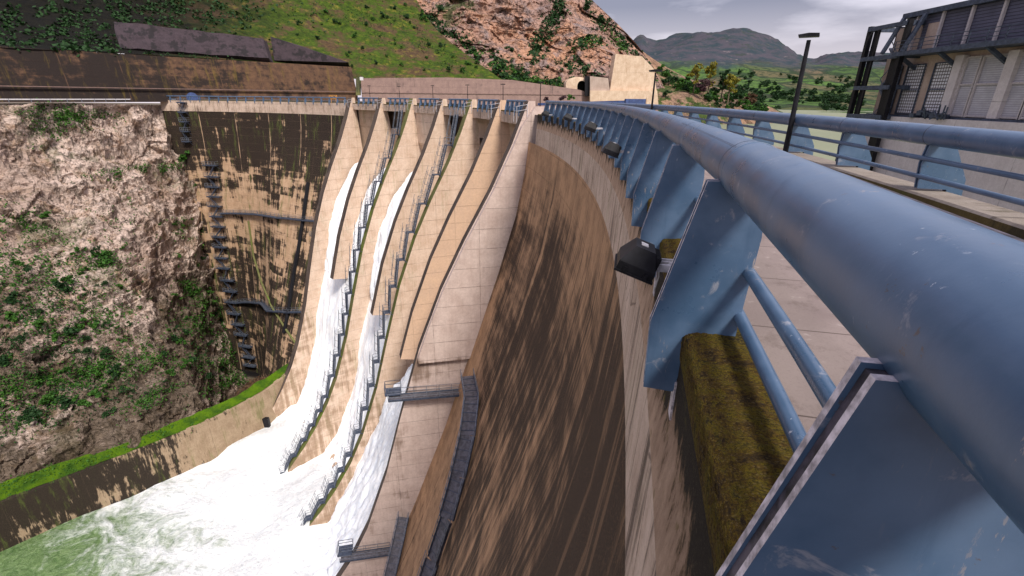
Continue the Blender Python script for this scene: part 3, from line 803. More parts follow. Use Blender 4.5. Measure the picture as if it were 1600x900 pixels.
flow(chute(PIER_TH[1]+half, PIER_TH[0]-half, -13.5, 1.3, T_A, zbot=-41, lift=[(13, .3), (18, 1.3), (30, 1.0), (41, .2)]), 'white water sliding down the farthest bay of the spillway')
flow(chute(PIER_TH[2]+half, PIER_TH[1]-half, -14.5, 1.3, T_A, zbot=-41, seed=3, lift=[(14, .5), (18, 2.0), (30, 1.4), (41, .3)]), 'white water beside the farther of the two pier stairways')
flow(chute(PIER_TH[2]+half, PIER_TH[0]-half, -40, 1.5, lambda z: 0, seed=6), 'broad white torrent where the two farthest bays have joined')
flow(chute(PIER_TH[3]+half, PIER_TH[2]-half, -12.2, 1.3, T_B, zbot=-41, seed=9, lift=[(12, .3), (15, 1.9), (20, 2.3), (27, 2.1), (36, 1.5), (41, .6)]), 'narrow white chute of the middle bay')
def T_J(z): return 0.0
def near_taper(pts):
    return pts
ch = chute(PIER_TH[4]+half, PIER_TH[2]-half, -40, 1.5, lambda z: 0, seed=12)
flow(ch, 'middle white torrent between the two pier stairways')
flow(chute(PIER_TH[6]+half, PIER_TH[4]-half, -37.2, 1.4, lambda z: lerp_tab([(37, .55), (42, .35), (50, .1), (58, 0)], -z), seed=15, lift=[(37, 1.0), (48, 1.8), (54, 2.2), (63, 3.2), (72, 4.5), (79, 3)]), 'nearest white torrent shooting from below the steel platform')

# ================================================================== TRAINING WALL
D0, T0 = frame(PIER_TH[0])
path = [pol(PIER_TH[0], 25, 0), pol(PIER_TH[0], 30, 0), Vector((-62.2, 97, 0)), Vector((-71.5, 84, 0)), Vector((-91, 65, 0)), Vector((-130, 27, 0)), Vector((-190, -30, 0))]
ztops = [-65.2, -67.2, -67.8, -68, -68, -68, -68]
def wallstrip(path, z0s, z1, thick_dir, nseg=12):
    pts = []; zs = []
    for k in range(len(path)-1):
        for i in range(nseg):
            t = (k+i/nseg)/(len(path)-1); pts.append(cr_interp(path, t)); zs.append(cr_interp([Vector((z, 0, 0)) for z in z0s], t).x)
    pts.append(path[-1]); zs.append(z0s[-1])
    return pts, zs
pts, zs = wallstrip(path, ztops, -82, None)
tw = empty('training_wall', (pts[10].x, pts[10].y, -80), 'long stained concrete wall holding back the bank along the foaming river, grass on its top', 'wall')
mb = MB(); vs = []; uv = []; acc = 0; nrm = []
for i, p in enumerate(pts):
    d = (pts[min(i+1, len(pts)-1)]-pts[max(i-1, 0)]).normalized(); nn = Vector((d.y, -d.x, 0))
    if nn.dot(Vector((-p.x, -p.y, 0))) > 0: nn = -nn
    nrm.append(nn)            # away from the camera = towards the bank
    if i: acc += (p-pts[i-1]).length
    vs += [p+Vector((0, 0, -84))-nn*.8, p+Vector((0, 0, zs[i])), p+nn*1.0+Vector((0, 0, zs[i]+.02)), p+nn*1.0+Vector((0, 0, -84))]
    uv += [(acc, 84+0), (acc, -zs[i]), (acc, -zs[i]-1), (acc, 84)]
fs = []
for i in range(len(pts)-1):
    for k in range(3): fs.append((4*i+k, 4*i+k+1, 4*i+5+k, 4*i+4+k))
mb.add(vs, fs, 0, uv); mb.build('wall_face', M['training'], tw)
mb = MB(); c0 = pts[22]; mb.box(c0+Vector((.55, -.4, -75.5)), (1.5, .8, 2.6)); mb.build('drain_niche', M['black'], tw)
rv = grid(river, 240, 190, lambda u, v: (toe_dist(-230+250*u, -60+190*v), v))
def bank_side(x, y):
    k = min(range(0, len(pts), 2), key=lambda i: (pts[i].x-x)**2+(pts[i].y-y)**2)
    return (Vector((x, y, 0))-pts[k]).dot(nrm[k]) > .9
keep = [i for i, f in enumerate(rv.f) if not bank_side(sum(rv.v[k][0] for k in f)/4, sum(rv.v[k][1] for k in f)/4) and math.hypot(rv.v[f[0]][0]-CX, rv.v[f[0]][1]-CY) < RAD-12]
rv.f = [rv.f[i] for i in keep]; rv.uv = [rv.uv[i] for i in keep]; rv.mi = [rv.mi[i] for i in keep]
struct(rv.build('river_water', M['river'], smooth=True))
# grass verge behind the wall
def verge(u, v):
    i = u*(len(pts)-1); k = min(int(i), len(pts)-2); f = i-k
    p = pts[k]*(1-f)+pts[k+1]*f; nn = (nrm[k]*(1-f)+nrm[k+1]*f); z = zs[k]*(1-f)+zs[k+1]*f
    wd = 0.6+ (2.6+.5*sin(u*30)+1.0*(u>.6))*v*min(1, u*5+.25)
    q = p+nn*wd; q.z = z+.08+v*v*1.0+mn.fractal(Vector((q.x*.4, q.y*.4, 0)), 1, 2, 3)*.25
    return q
vg = grid(verge, 260, 16)
o = vg.build('grass_verge', M['grassbase'], smooth=True); tag(o, kind='stuff')
verge_bvh = BVHTree.FromPolygons(vg.v, vg.f)

lineA = [pts[0], pts[6], pts[12], pts[20], pts[30], pts[40]]
zA = [zs[0], zs[6], zs[12], zs[20], zs[30], zs[40]]
lineA = [Vector((a.x, a.y, z-.2))+n_*1.0 for a, z, n_ in zip(lineA, zA, [nrm[0], nrm[6], nrm[12], nrm[20], nrm[30], nrm[40]])]
lineB = [hit_arch(x, y)[0]+Vector((0, 2, 0)) for x, y in ((482, 530), (462, 560), (440, 580), (415, 590), (385, 600), (360, 600))]
def soil(u, v):
    a = cr_interp(lineA, u); b = cr_interp(lineB, u); p = a.lerp(b, v)
    p.z += -2.2*sin(pi*v)+mn.fractal(Vector((p.x*.2, p.y*.2, 0)), 1, 2, 4)*.9*sin(pi*min(1, v*1.2))
    return p
sl = grid(soil, 60, 40); struct(sl.build('bank_soil', M['soil'], smooth=False)); soil_bvh = BVHTree.FromPolygons(sl.v, sl.f)
# ================================================================== RETAINING WALLS
def battered_wall(name, base, hts, batter, mat, label, nseg=14, thick=1.5, parent=None, cat='wall', top_jog=None):
    mb = MB(); pts = []; hs = []
    for k in range(len(base)-1):
        for i in range(nseg):
            t = (k+i/nseg)/(len(base)-1); pts.append(base[k].lerp(base[k+1], i/nseg)); hs.append(hts[k]+(hts[k+1]-hts[k])*i/nseg)
    pts.append(base[-1]); hs.append(hts[-1]); vs = []; uv = []; acc = 0
    for i, p in enumerate(pts):
        d = (pts[min(i+1, len(pts)-1)]-pts[max(i-1, 0)]).normalized(); nn = Vector((-d.y, d.x, 0))
        if nn.y < 0: nn = -nn
        if i: acc += (p-pts[i-1]).length
        h = hs[i]
        vs += [p, p+nn*batter*h+Vector((0, 0, h)), p+nn*(batter*h+thick)+Vector((0, 0, h)), p+nn*(batter*h+thick)]
        uv += [(acc, 0), (acc, -h), (acc, -h-thick), (acc, -2*h)]
    fs = [(4*i+k, 4*i+k+1, 4*i+5+k, 4*i+4+k) for i in range(len(pts)-1) for k in range(3)]
    fs += [(0, 1, 2, 3), tuple(4*(len(pts)-1)+k for k in (3, 2, 1, 0))]
    mb.add(vs, fs, 0, uv); o = mb.build(name, mat, parent)
    if not parent: tag(o, label, cat)
    return o, pts
def flat(px, py, d, z): p = W(px, py, d); return Vector((p.x, p.y, z))
bw, bp = battered_wall('retaining_wall', [flat(-260, 157, 108, -2.1), flat(0, 157, 124, -2.1), flat(300, 150, 159, -2.1), flat(560, 150, 206, -2.1)],
    [11.0, 12.6, 12.6, 12.8], .22, M['brownwall'], 'high brown stained retaining wall behind the far bank road, left of the spillway')
pw, pp = battered_wall('retaining_wall', [flat(566, 150, 209, -13), flat(700, 150, 222, -13), flat(800, 150, 234, -13), flat(900, 152, 246, -13), flat(960, 152, 250, -13)],
    [19.7, 20.7, 20.3, 16.9, 13], .0, M['pinkwall'], 'low pinkish retaining wall below the grass slope, behind the spillway crest')
# ledges along the walls
mb = MB()
for a, b in zip(bp, bp[1:]): mb.bar(a+Vector((0, 0, 3.7))-Vector((0, .0, 0)), b+Vector((0, 0, 3.7)), .5, .18)
mb.build('ledge', M['pinkwall'], bw)
mb = MB()
for a, b in zip(pp, pp[1:]): mb.bar(a+Vector((0, 0, 14.3)), b+Vector((0, 0, 14.5)), .5, .25)
mb.build('ledge', M['pinkwall'], pw)
# sprayed concrete panel on the slope
q = [W(178, 33, 168), W(300, 47, 180), W(415, 61, 192), W(426, 98, 183), W(300, 92, 171), W(192, 84, 157)]
mb = MB(); 
fr = [q[0], q[1], q[2]]; bo = [q[5], q[4], q[3]]
vs = []; uv = []
n1, n2 = 40, 10
for j in range(n2+1):
    for i in range(n1+1):
        a = cr_interp(fr, i/n1); b = cr_interp(bo, i/n1); p = a.lerp(b, j/n2)
        off = (0 if 0 < j < n2 and 0 < i < n1 else 4.0)
        p = p+Vector((0.3, -1, .3))*(2.2-off+mn.fractal(p*.15, 1, 2, 4)*.8)
        vs.append(p); uv.append((i*1.5, j*1.5))
w = n1+1
mb.add(vs, [(j*w+i, j*w+i+1, (j+1)*w+i+1, (j+1)*w+i) for j in range(n2) for i in range(n1)], 0, uv)
tag(mb.build('slope_facing', M['shotcrete']), 'dark purple-grey sprayed concrete facing on the slope above the brown retaining wall', 'slope facing')
q = [W(424, 60, 196), W(470, 74, 206), W(545, 100, 214), W(430, 97, 192)]
mb = MB(); vv = [p+Vector((.3, -1, .3))*1.6 for p in q]; vb = [p+Vector((-.3, 1, -.3))*3 for p in q]
mb.add(vv+vb, [(0, 1, 2, 3), (0, 4, 5, 1), (1, 5, 6, 2), (2, 6, 7, 3), (3, 7, 4, 0)], 0, [(0, 0), (12, 2), (25, 8), (0, 9)]*2)
tag(mb.build('slope_facing', M['shotcrete']), 'smaller grey triangle of slope facing right of the large dark one', 'slope facing')

# tunnel portal and pale concrete blocks on the far bank
def slab(mb, pxs, depth, thick, z0=None):
    fr = [W(x, y, depth) for x, y in pxs]; n = len(fr)
    bk = [p+Vector((.05, 1, 0))*thick for p in fr]
    c = fr[0]; uv = [((p-c).x, -(p-c).z) for p in fr]*2
    mb.add(fr+bk, [tuple(range(n))]+[tuple(range(n, 2*n))[::-1]]+[(i, n+i, n+(i+1) % n, (i+1) % n) for i in range(n)], 0, uv)
blk = empty('abutment_blockwork', W(990, 160, 243), 'tall pale cream concrete block with rusty streaks standing against the rock mountain', 'concrete block')
mb = MB(); slab(mb, [(953, 142), (962, 84), (978, 86), (1003, 88), (1022, 108), (1026, 142)], 244, 12); mb.build('upper_block', M['paleblock'], blk)
mb = MB(); slab(mb, [(922, 166), (922, 141.5), (1027, 141.5), (1029, 166)], 242, 14); mb.build('plinth', M['paleblock'], blk)
mb = MB(); slab(mb, [(922, 142), (922, 119), (950, 122), (953, 142)], 243, 10); mb.build('side_block', M['column'], blk)
tn = empty('tunnel_portal', W(908, 145, 246), 'pale concrete tunnel mouth with a dark arched opening at the foot of the rock mountain', 'tunnel')
def archpts(cx, by, w, h, n=14): return [(cx-w/2, by)]+[(cx-w/2*cos(pi*i/n), by-h*.45-h*.55*sin(pi*i/n)) for i in range(n+1)]+[(cx+w/2, by)]
mb = MB()
outer = archpts(903, 142, 38, 22); inner = archpts(909, 142, 14, 16)
fr = [W(x, y, 247) for x, y in outer]; bk = [W(x, y, 247)+Vector((0, 16, 0)) for x, y in outer]; ir = [W(x, y, 246.5) for x, y in inner]
n = len(fr)
mb.add(fr+ir, [(i, i+1, n+i+1, n+i) for i in range(n-1)], 0, [(p.x, -p.z) for p in fr+ir])
mb.add(fr+bk, [(i, i+1, n+i+1, n+i) for i in range(n-1)], 0, [(p.x, -p.z) for p in fr+bk])
mb.build('portal_hood', M['paleblock'], tn)
mb = MB(); ib = [p+Vector((0, 9, 0)) for p in ir]
mb.add(ir+ib, [(i, i+1, n+i+1, n+i) for i in range(n-1)]+[tuple(range(n, 2*n))], 0, [(0, 0)]*(2*n)); mb.build('bore', M['black'], tn)
mb = MB(); slab(mb, [(914, 150), (914, 119), (921, 119), (921, 150)], 244.5, 3); tag(mb.build('gate_pillar', M['black']), 'dark narrow pillar between the tunnel mouth and the pale blocks', 'pillar')
mb = MB(); slab(mb, [(556, 149), (556, 121), (562, 121), (562, 149)], 204, 1.5); o = mb.build('sign_post', M['capgreen']); tag(o, 'moss-stained post with a white box on top at the end of the brown retaining wall', 'post')
mb = MB(); mb.box(W(565, 123, 203), (1.2, .8, 1.2)); mb.build('white_box', M['white'], o)

# ================================================================== RAILINGS
PLATE = [(-.30, -.50), (-.10, -.485), (.055, -.49), (.30, -1.52), (.29, -2.08), (.07, -2.09), (.0, -1.60), (-.29, -1.585), (-.33, -.84)]
def post_mb(th, sgn, s_off, full=True, zoff=0.0):
    """double-plate post; sgn 1 hooks over the downstream edge, -1 over the upstream one"""
    D, T = frame(th); D = D*sgn; q = pol(th, s_off, zoff); mb = MB()
    if full:
        poly = PLATE if sgn > 0 else [(-.28, -.50), (-.10, -.5), (.0, -.50), (.30, -1.05), (.34, -1.6), (.14, -1.62), (.10, -1.20), (-.28, -1.195), (-.32, -.84)]
        mb.prism([(a_-.010 if a_ > -.2 else a_+.03, b_-.012 if b_ > -.6 else b_+.02) for a_, b_ in poly], D, Vector((0, 0, 1)), q-T*.021, T*.042, 2)  # dark filler plate imitates the shade in the gap between the two plates
        for e in (-.046, .022):
            mb.prism(poly, D, Vector((0, 0, 1)), q+T*e, T*.024, 0, side_mi=[0, 1, 1, 1, 0, 0, 0, 0, 0])
        mb.box(q+D*(.055 if sgn > 0 else .12)+Vector((0, 0, -2.17 if sgn > 0 else -1.7)), (.02, .13, .34), (D, T, Vector((0, 0, 1))), 1)
    else:
        mb.prism(PLATE, D, Vector((0, 0, 1)), q-T*.05, T*.10, 0)
    return mb
def railing(name, t0, t1, step, label, sgn=1, s_off=0.0, first=None, full=False, nring=24, ends=True, group='blue pipe parapet railings', thetas=None, zoff=0.0):
    th = thetas or [t0+(first or .15)+k*step for k in range(int((t1-t0-(first or .15))/step)+1)]
    root = empty(name, pol(th[0], s_off, -1.6), label, 'railing', group)
    sp = (-.175 if sgn > 0 else -3.75) if full else s_off-.17*sgn; R = (.172 if sgn > 0 else .142) if full else .15; zc = -.41 if sgn > 0 else -.45
    mb = MB(); gap = .007 if full else .02
    cuts = [t0]+[x for x in th if t0 < x < t1 and not (full and sgn > 0 and x < -13.5)]+[t1]
    for a, b in zip(cuts, cuts[1:]):
        ga = math.degrees(gap/RAD); nn = 3
        mb.tube([pol(a+ga+(b-a-2*ga)*i/nn, sp, zc+zoff) for i in range(nn+1)], R, nring, 0, caps=False)
    mb.tube([pol(t0+(t1-t0)*i/60, sp, zc+zoff) for i in range(61)], R-.007, nring, 1)
    mb.build('pipe_rail', [M['paint'], M['gap_shade']], root, smooth=True)
    if full and sgn > 0:
        mb = MB()
        for ang in (52, 55): mb.tube([pol(-15+3.4*i/40, sp+R*cos(radians(ang)), zc+R*sin(radians(ang))) for i in range(41)], .0022, 5)
        mb.tube([pol(-13.1+.075*cos(radians(a))*0, sp+(R+.001)*cos(radians(a)), zc+(R+.001)*sin(radians(a))) for a in range(0, 361, 6)], .004, 6)
        mb.build('weld_bead', M['paint'], root, smooth=True)
    for zb, rb in (((-1.09, .042), (-1.42, .042)) if sgn > 0 else ((-.77, .035), (-1.02, .035))):
        mb = MB(); mb.tube([pol(t0+(t1-t0)*i/80, s_off-.30*sgn, zb+zoff) for i in range(81)], rb, 12 if full else 6, 0); mb.build('lower_rail', M['paint'], root, smooth=True)
    for x in th: post_mb(x, sgn, s_off, full, zoff).build('post', [M['paint'], M['paint_edge'], M['gap_shade']], root)
    return root
near_th = [-18.9, -17.7, -16.5, -15.33, -14.15]+[-13.03+1.2*k for k in range(19)]
near_rail = railing('parapet_railing', -22, 8.75, 1.2, 'nearest blue-grey pipe parapet railing sweeping along the dam edge from the right foreground', full=True, nring=64, thetas=near_th)
railing('parapet_railing', -22, 12.2, 1.2, 'farther blue-grey pipe railing on the reservoir side of the road', sgn=-1, s_off=-4.0, full=True, nring=40,
        thetas=[-21+.6+1.2*k for k in range(27)])
names = ['farthest', 'second farthest', 'third farthest', 'third nearest', 'second nearest', 'nearest']
wat = ['above the farthest white water stream', 'above the stairway pier farther off', 'above the narrow middle stream', 'above the nearer stairway pier', 'over the next dry bay', 'over the orange-stained bay']
for k in range(6):
    railing('parapet_railing', PIER_TH[k+1]+.55, PIER_TH[k]-1.35, 1.0, 'short blue railing over a spillway bay, %s of the six' % names[k], first=.05, nring=12)
railing('parapet_railing', 51.2, 84, 1.55, 'long thin blue railing along the far end of the dam crest', nring=10)
# pale guard rails on the pier heads
for k, th in enumerate(PIER_TH):
    if k == 6: pass
    D, T = frame(th+.9); mb = MB(); q = pol(th+.35, 1.2, 0); e = pol(th+.95, .2, 0) if k else pol(th+.6, .2, 0)
    D, T = frame(th); a = pol(th, .3, -1.7)-T*.95; b = pol(th, 1.5, -1.9)-T*.95; c = pol(th, 1.5, -1.9)+T*.6
    for z in (.5, 1.0): mb.bar(a+Vector((0, 0, z)), b+Vector((0, 0, z)), .045); mb.bar(b+Vector((0, 0, z)), c+Vector((0, 0, z)), .045)
    for p in (a, b, c): mb.bar(p+Vector((0, 0, -.7)), p+Vector((0, 0, 1.0)), .05)
    nm = ['farthest', 'second farthest', 'third farthest', 'middle', 'third nearest', 'second nearest', 'nearest'][k]
    tag(mb.build('guard_rail', M['bracket']), 'small pale guard rail on the head of the %s spillway pier' % nm, 'guard rail', 'guard rails on the spillway pier heads')

# ================================================================== FLOODLIGHTS
def floodlight(p, th, size, label, big=False):
    D, T = frame(th); up = Vector((0, 0, 1))
    ax = (D*-1).lerp(D, 1); f = (D*.35-T*0+up*-1).normalized()     # the lamp shines down the dam face
    side = T; bk = side.cross(f).normalized()
    root = empty('floodlight', p-D*.45*size/.4, label, 'floodlight', 'black floodlights clamped to the near parapet posts')
    mb = MB(); s = size
    # tapered housing: a broad lens end and a narrow back
    lo = [(-.5, -.42), (.5, -.42), (.5, .42), (-.5, .42)]; hi = [(-.36, -.25), (.36, -.25), (.36, .20), (-.36, .20)]
    vs = [p+side*a*s+bk*b*s+f*.22*s for a, b in lo]+[p+side*a*s+bk*b*s-f*.02*s for a, b in lo]+[p+side*a*s+bk*b*s-f*.42*s for a, b in hi]
    mb.add(vs, [(0, 3, 2, 1), (0, 1, 5, 4), (1, 2, 6, 5), (2, 3, 7, 6), (3, 0, 4, 7), (4, 5, 9, 8), (5, 6, 10, 9), (6, 7, 11, 10), (7, 4, 8, 11), (8, 9, 10, 11)])
    mb.box(p+f*.20*s, (1.08*s, .90*s, .05*s), (side, bk, f))
    mb.build('housing', M['black'], root)
    mb = MB()
    for i in range(-5, 6): mb.box(p+side*i*.075*s+bk*-.36*s-f*.18*s, (.018*s, .12*s, .34*s), (side, bk, f))
    for i in (-1, 1):
        for j in (-.6, .6): mb.box(p+side*i*.53*s+bk*j*.4*s+f*.12*s, (.06*s, .09*s, .12*s), (side, bk, f))
    mb.build('cooling_fin', M['black'], root)
    mb = MB(); mb.box(p+f*.235*s, (.86*s, .7*s, .02*s), (side, bk, f)); mb.build('lens', M['glass'], root)
    mb = MB(); mb.box(p-f*.425*s+bk*.0*s, (.24*s, .16*s, .02*s), (side, bk, f)); mb.build('rating_plate', M['bracket'], root)
    mb = MB(); e = p-D*.9*s
    for i in (-1, 1):
        mb.bar(p+side*i*.22*s+f*.05*s, e+side*i*.22*s+f*.05*s, .02 if big else .03, .06)
        mb.bar(p+side*i*.22*s+f*.05*s-D*.45*s, e+side*i*.1*s+f*.05*s, .03, .03)
    mb.bar(e-side*.3*s+f*.05*s, e+side*.3*s+f*.05*s, .05, .05)
    mb.build('bracket', M['bracket'], root)
    if big:
        mb = MB(); mb.tube([p-D*.40*s-side*.1*s, p-D*.6*s-up*.03-side*.05*s, p-D*.85*s+up*.02, e+up*.02], .012, 8); mb.tube([p-D*.5*s-up*.02, p-D*.52*s-up*.12, p-D*.46*s-up*.25], .006, 6); mb.build('cable', M['bracket'], root)
    return root
for (px, py, dy, sz, lab, big) in ((995, 408, 3.75, .36, 'large black floodlight on a pale bracket beside the second post in the foreground', True),
        (955.5, 235, 13.5, .5, 'black floodlight under the railing, second nearest of the five', False), (922.5, 199.5, 21.5, .55, 'black floodlight under the railing, middle one of the five', False),
        (887, 184.5, 31.5, .6, 'black floodlight under the railing, second farthest of the five', False), (852, 178.8, 45, .7, 'small black floodlight under the far end of the near railing', False)):
    p = W(px, py, dy); th = math.degrees(math.atan2(p.y-CY, p.x-CX))
    floodlight(p, th, sz, lab, big)

# ================================================================== STREET LAMPS
def lamp(px, ptop, label, rad=RAD+3.55, k=1.0, pb=160):
    th, q = hit_ring(px, pb, rad); a = Vector((q.x, q.y, -1.75)); v = view(px, ptop)
    ztop = v.z*(math.hypot(q.x, q.y)/math.hypot(v.x, v.y)); D, T = frame(th)
    root = empty('street_lamp', a, label, 'street lamp', 'street lamps along the reservoir side of the crest road')
    mb = MB(); mb.tube([a, Vector((a.x, a.y, ztop))], .06, 8, rs=[.07, .045]); mb.build('pole', M['black'], root)
    mb = MB(); t = Vector((a.x, a.y, ztop+.06)); X = (T*.35+D*.95).normalized(); Y = Vector((-X.y, X.x, 0))
    mb.prism([(x*k, y*k) for x, y in ((-.35, 0), (.38, .0), (.42, .09), (.05, .14), (-.33, .12))], X, Vector((0, 0, 1)), t-Y*.14, Y*.28); mb.build('lamp_head', M['black'], root)
lamp(1228, 64, 'nearest street lamp, a tall black pole rising behind the thick foreground pipe', k=.55, pb=232)
lamp(1018, 114, 'black street lamp in front of the tall pale concrete block', k=.9, pb=172)
for px, pt, nm in ((844, 130, 'nearest'), (786, 133, 'second nearest'), (731, 134, 'third nearest'), (677, 135, 'third farthest'), (625, 136, 'second farthest'), (579, 135, 'farthest')):
    lamp(px, pt, 'thin dark street lamp behind the spillway bays, %s of the six' % nm)

# ================================================================== PIER STAIRWAYS
def pier_stairs(th, label, seed):
    D, T = frame(th); q0 = pol(th, 0, 0)+T*.05
    root = empty('steel_stairway', pol(th, 38, -77), label, 'stairway', 'steel stairways on the spillway piers')
    def P(s, z, t=0.0): return q0+D*s+T*t+Vector((0, 0, z))
    zs_ = [-2.6]; 
    while zs_[-1] > -75.5: zs_.append(zs_[-1]-(4.6 if zs_[-1] > -60 else 3.0))
    w = .55
    for a, b in zip(zs_, zs_[1:]):
        sa = s_pier(a)+.55+.95; sb = s_pier(b)+.55
        if sb < sa: sa = sb-.3
        mb = MB()
        for t in (-w, w): mb.bar(P(sa, a, t), P(sb, b, t), .09, .18)
        n = 14
        for i in range(n):
            f = (i+.5)/n; mb.box(P(sa+(sb-sa)*f, a+(b-a)*f), (.28, 2*w, .05), (D, T, Vector((0, 0, 1))))
        mb.build('flight', M['steel'], root)
        mb = MB()
        mb.box(P(sb+.48, b-.06), (1.05, 2*w+.3, .08), (D, T, Vector((0, 0, 1))))
        for t in (-w, w): mb.bar(P(sb+.2, b-.1, t), P(s_pier(b)-.6, b-1.0, t), .09)
        mb.bar(P(sb, b-.1, -w), P(sb, b-.1, w), .12, .2)
        mb.build('landing', M['steel'], root)
        mb = MB()
        for t in (-w-.02, w+.12):
            for hz in (.55, 1.1):
                mb.bar(P(sa, a+hz, t), P(sb, b+hz, t), .055); mb.bar(P(sb, b+hz, t), P(sb+.95, b+hz, t), .05)
            for i in range(5):
                f = i/4; mb.bar(P(sa+(sb-sa)*f, a+(b-a)*f, t), P(sa+(sb-sa)*f, a+(b-a)*f+1.1, t), .055)
        for hz in (.55, 1.1): mb.bar(P(sb+.95, b+hz, -w-.02), P(sb+.95, b+hz, w+.12), .05)
        # outriggers over the chute
        for i in range(3):
            f = (i+.5)/3; mb.bar(P(sa+(sb-sa)*f, a+(b-a)*f+.5, w), P(sa+(sb-sa)*f+.3, a+(b-a)*f+.5, w+1.3), .05)
            mb.bar(P(sa+(sb-sa)*f+.3, a+(b-a)*f+.5, w+1.3), P(sa+(sb-sa)*f+.3, a+(b-a)*f+1.2, w+1.3), .05)
        mb.bar(P(sa+.3, a+.5, w+1.3), P(sb+.3, b+.5, w+1.3), .05); mb.bar(P(sa+.3, a+1.2, w+1.3), P(sb+.3, b+1.2, w+1.3), .05)
        mb.build('handrail', M['galv'], root)
    return root
pier_stairs(PIER_TH[2], 'farther of the two steel stairways stepping down the spillway piers into the foam', 1)
pier_stairs(PIER_TH[4], 'nearer of the two steel stairways stepping down the spillway piers into the foam', 2)

# ================================================================== LOW PLATFORMS AND WALKWAYS
def deck_path(root, pts, w, part, rail=True, sides=(-1, 1), mat='tread', step=False, up=Vector((0, 0, 1)), nposts=None):
    mb = MB(); mr_ = MB(); n = len(pts)
    for k, (a, b) in enumerate(zip(pts, pts[1:])):
        d = (b-a).normalized(); x = d.cross(up).normalized()
        mb.bar(a, b, w, .06, 0)
        for sgn in (-1, 1): mb.bar(a+x*sgn*w/2, b+x*sgn*w/2, .07, .28, 1)
        L = (b-a).length; m = max(1, int(L/.9))
        if step:
            for i in range(m): c = a.lerp(b, (i+.5)/m); mb.box(c+Vector((0, 0, .06)), (w, .06, .05), (x, d, x.cross(d)), 1)
        if rail:
            m = max(1, int(L/1.6))
            for sgn in sides:
                for hz in (.5, 1.05): mr_.bar(a+x*sgn*w/2+up*hz, b+x*sgn*w/2+up*hz, .05)
                for i in range(m+1): c = a.lerp(b, i/m)+x*sgn*w/2; mr_.bar(c, c+up*1.05, .05)
    mb.build(part, [M[mat], M['steel']], root)
    if rail: mr_.build('handrail', M['galv'], root)
D6, T6 = frame(12.4)
def PP(s, z, t): return pol(12.4, 0, 0)+D6*s+T6*t+Vector((0, 0, z))
zb = -36.2
w1 = empty('steel_walkway', PP(13, zb, -3), 'upper steel platform and long stair running down the brown arch face', 'walkway', 'steel walkways at the foot of the spillway')
deck_path(w1, [PP(18.2, zb, -1.6), PP(8.4, zb-.2, -1.9)], 1.3, 'platform')
mb = MB(); mb.box(PP(17.6, zb+.3, -.6), (2.0, 1.8, .14), (D6, T6, Vector((0, 0, 1)))); 
for hz in (.9, 1.4): mb.bar(PP(18.6, zb+hz, .3), PP(18.6, zb+hz, -1.5), .06); mb.bar(PP(18.6, zb+hz, .3), PP(16.6, zb+hz, .3), .06)
for s, t in ((18.6, .3), (18.6, -1.5), (16.6, .3)): mb.bar(PP(s, zb+.3, t), PP(s, zb+1.4, t), .06)
mb.build('end_platform', M['steel'], w1)
def arch_path(pix, off):
    out = []
    for k in range(len(pix)-1):
        for i in range(4):
            f = i/4; x = pix[k][0]*(1-f)+pix[k+1][0]*f; y = pix[k][1]*(1-f)+pix[k+1][1]*f; out.append(hit_arch(x, y, off)[0])
    out.append(hit_arch(*pix[-1], off)[0]); return out
deck_path(w1, arch_path([(730, 588), (737, 625), (731, 680), (716, 745), (698, 810), (668, 900), (640, 985)], 1.0), 1.5, 'stair_flight', step=True)
zb2 = -62.5
w2 = empty('steel_walkway', PP(22, zb2, -3), 'lower steel platform and short stair near the bottom of the nearest torrent', 'walkway', 'steel walkways at the foot of the spillway')
deck_path(w2, [PP(27.2, zb2, -1.6), PP(20.2, zb2, -1.9)], 1.3, 'platform')
mb = MB(); mb.box(PP(26.6, zb2+.2, -.6), (2.0, 1.8, .14), (D6, T6, Vector((0, 0, 1))))
for hz in (.8, 1.3): mb.bar(PP(27.6, zb2+hz, .3), PP(27.6, zb2+hz, -1.5), .06); mb.bar(PP(27.6, zb2+hz, .3), PP(25.6, zb2+hz, .3), .06)
for s, t in ((27.6, .3), (27.6, -1.5), (25.6, .3)): mb.bar(PP(s, zb2+.2, t), PP(s, zb2+1.3, t), .06)
mb.build('end_platform', M['steel'], w2)
deck_path(w2, arch_path([(631, 808), (622, 850), (610, 900), (595, 960)], 1.0), 1.5, 'stair_flight', step=True)

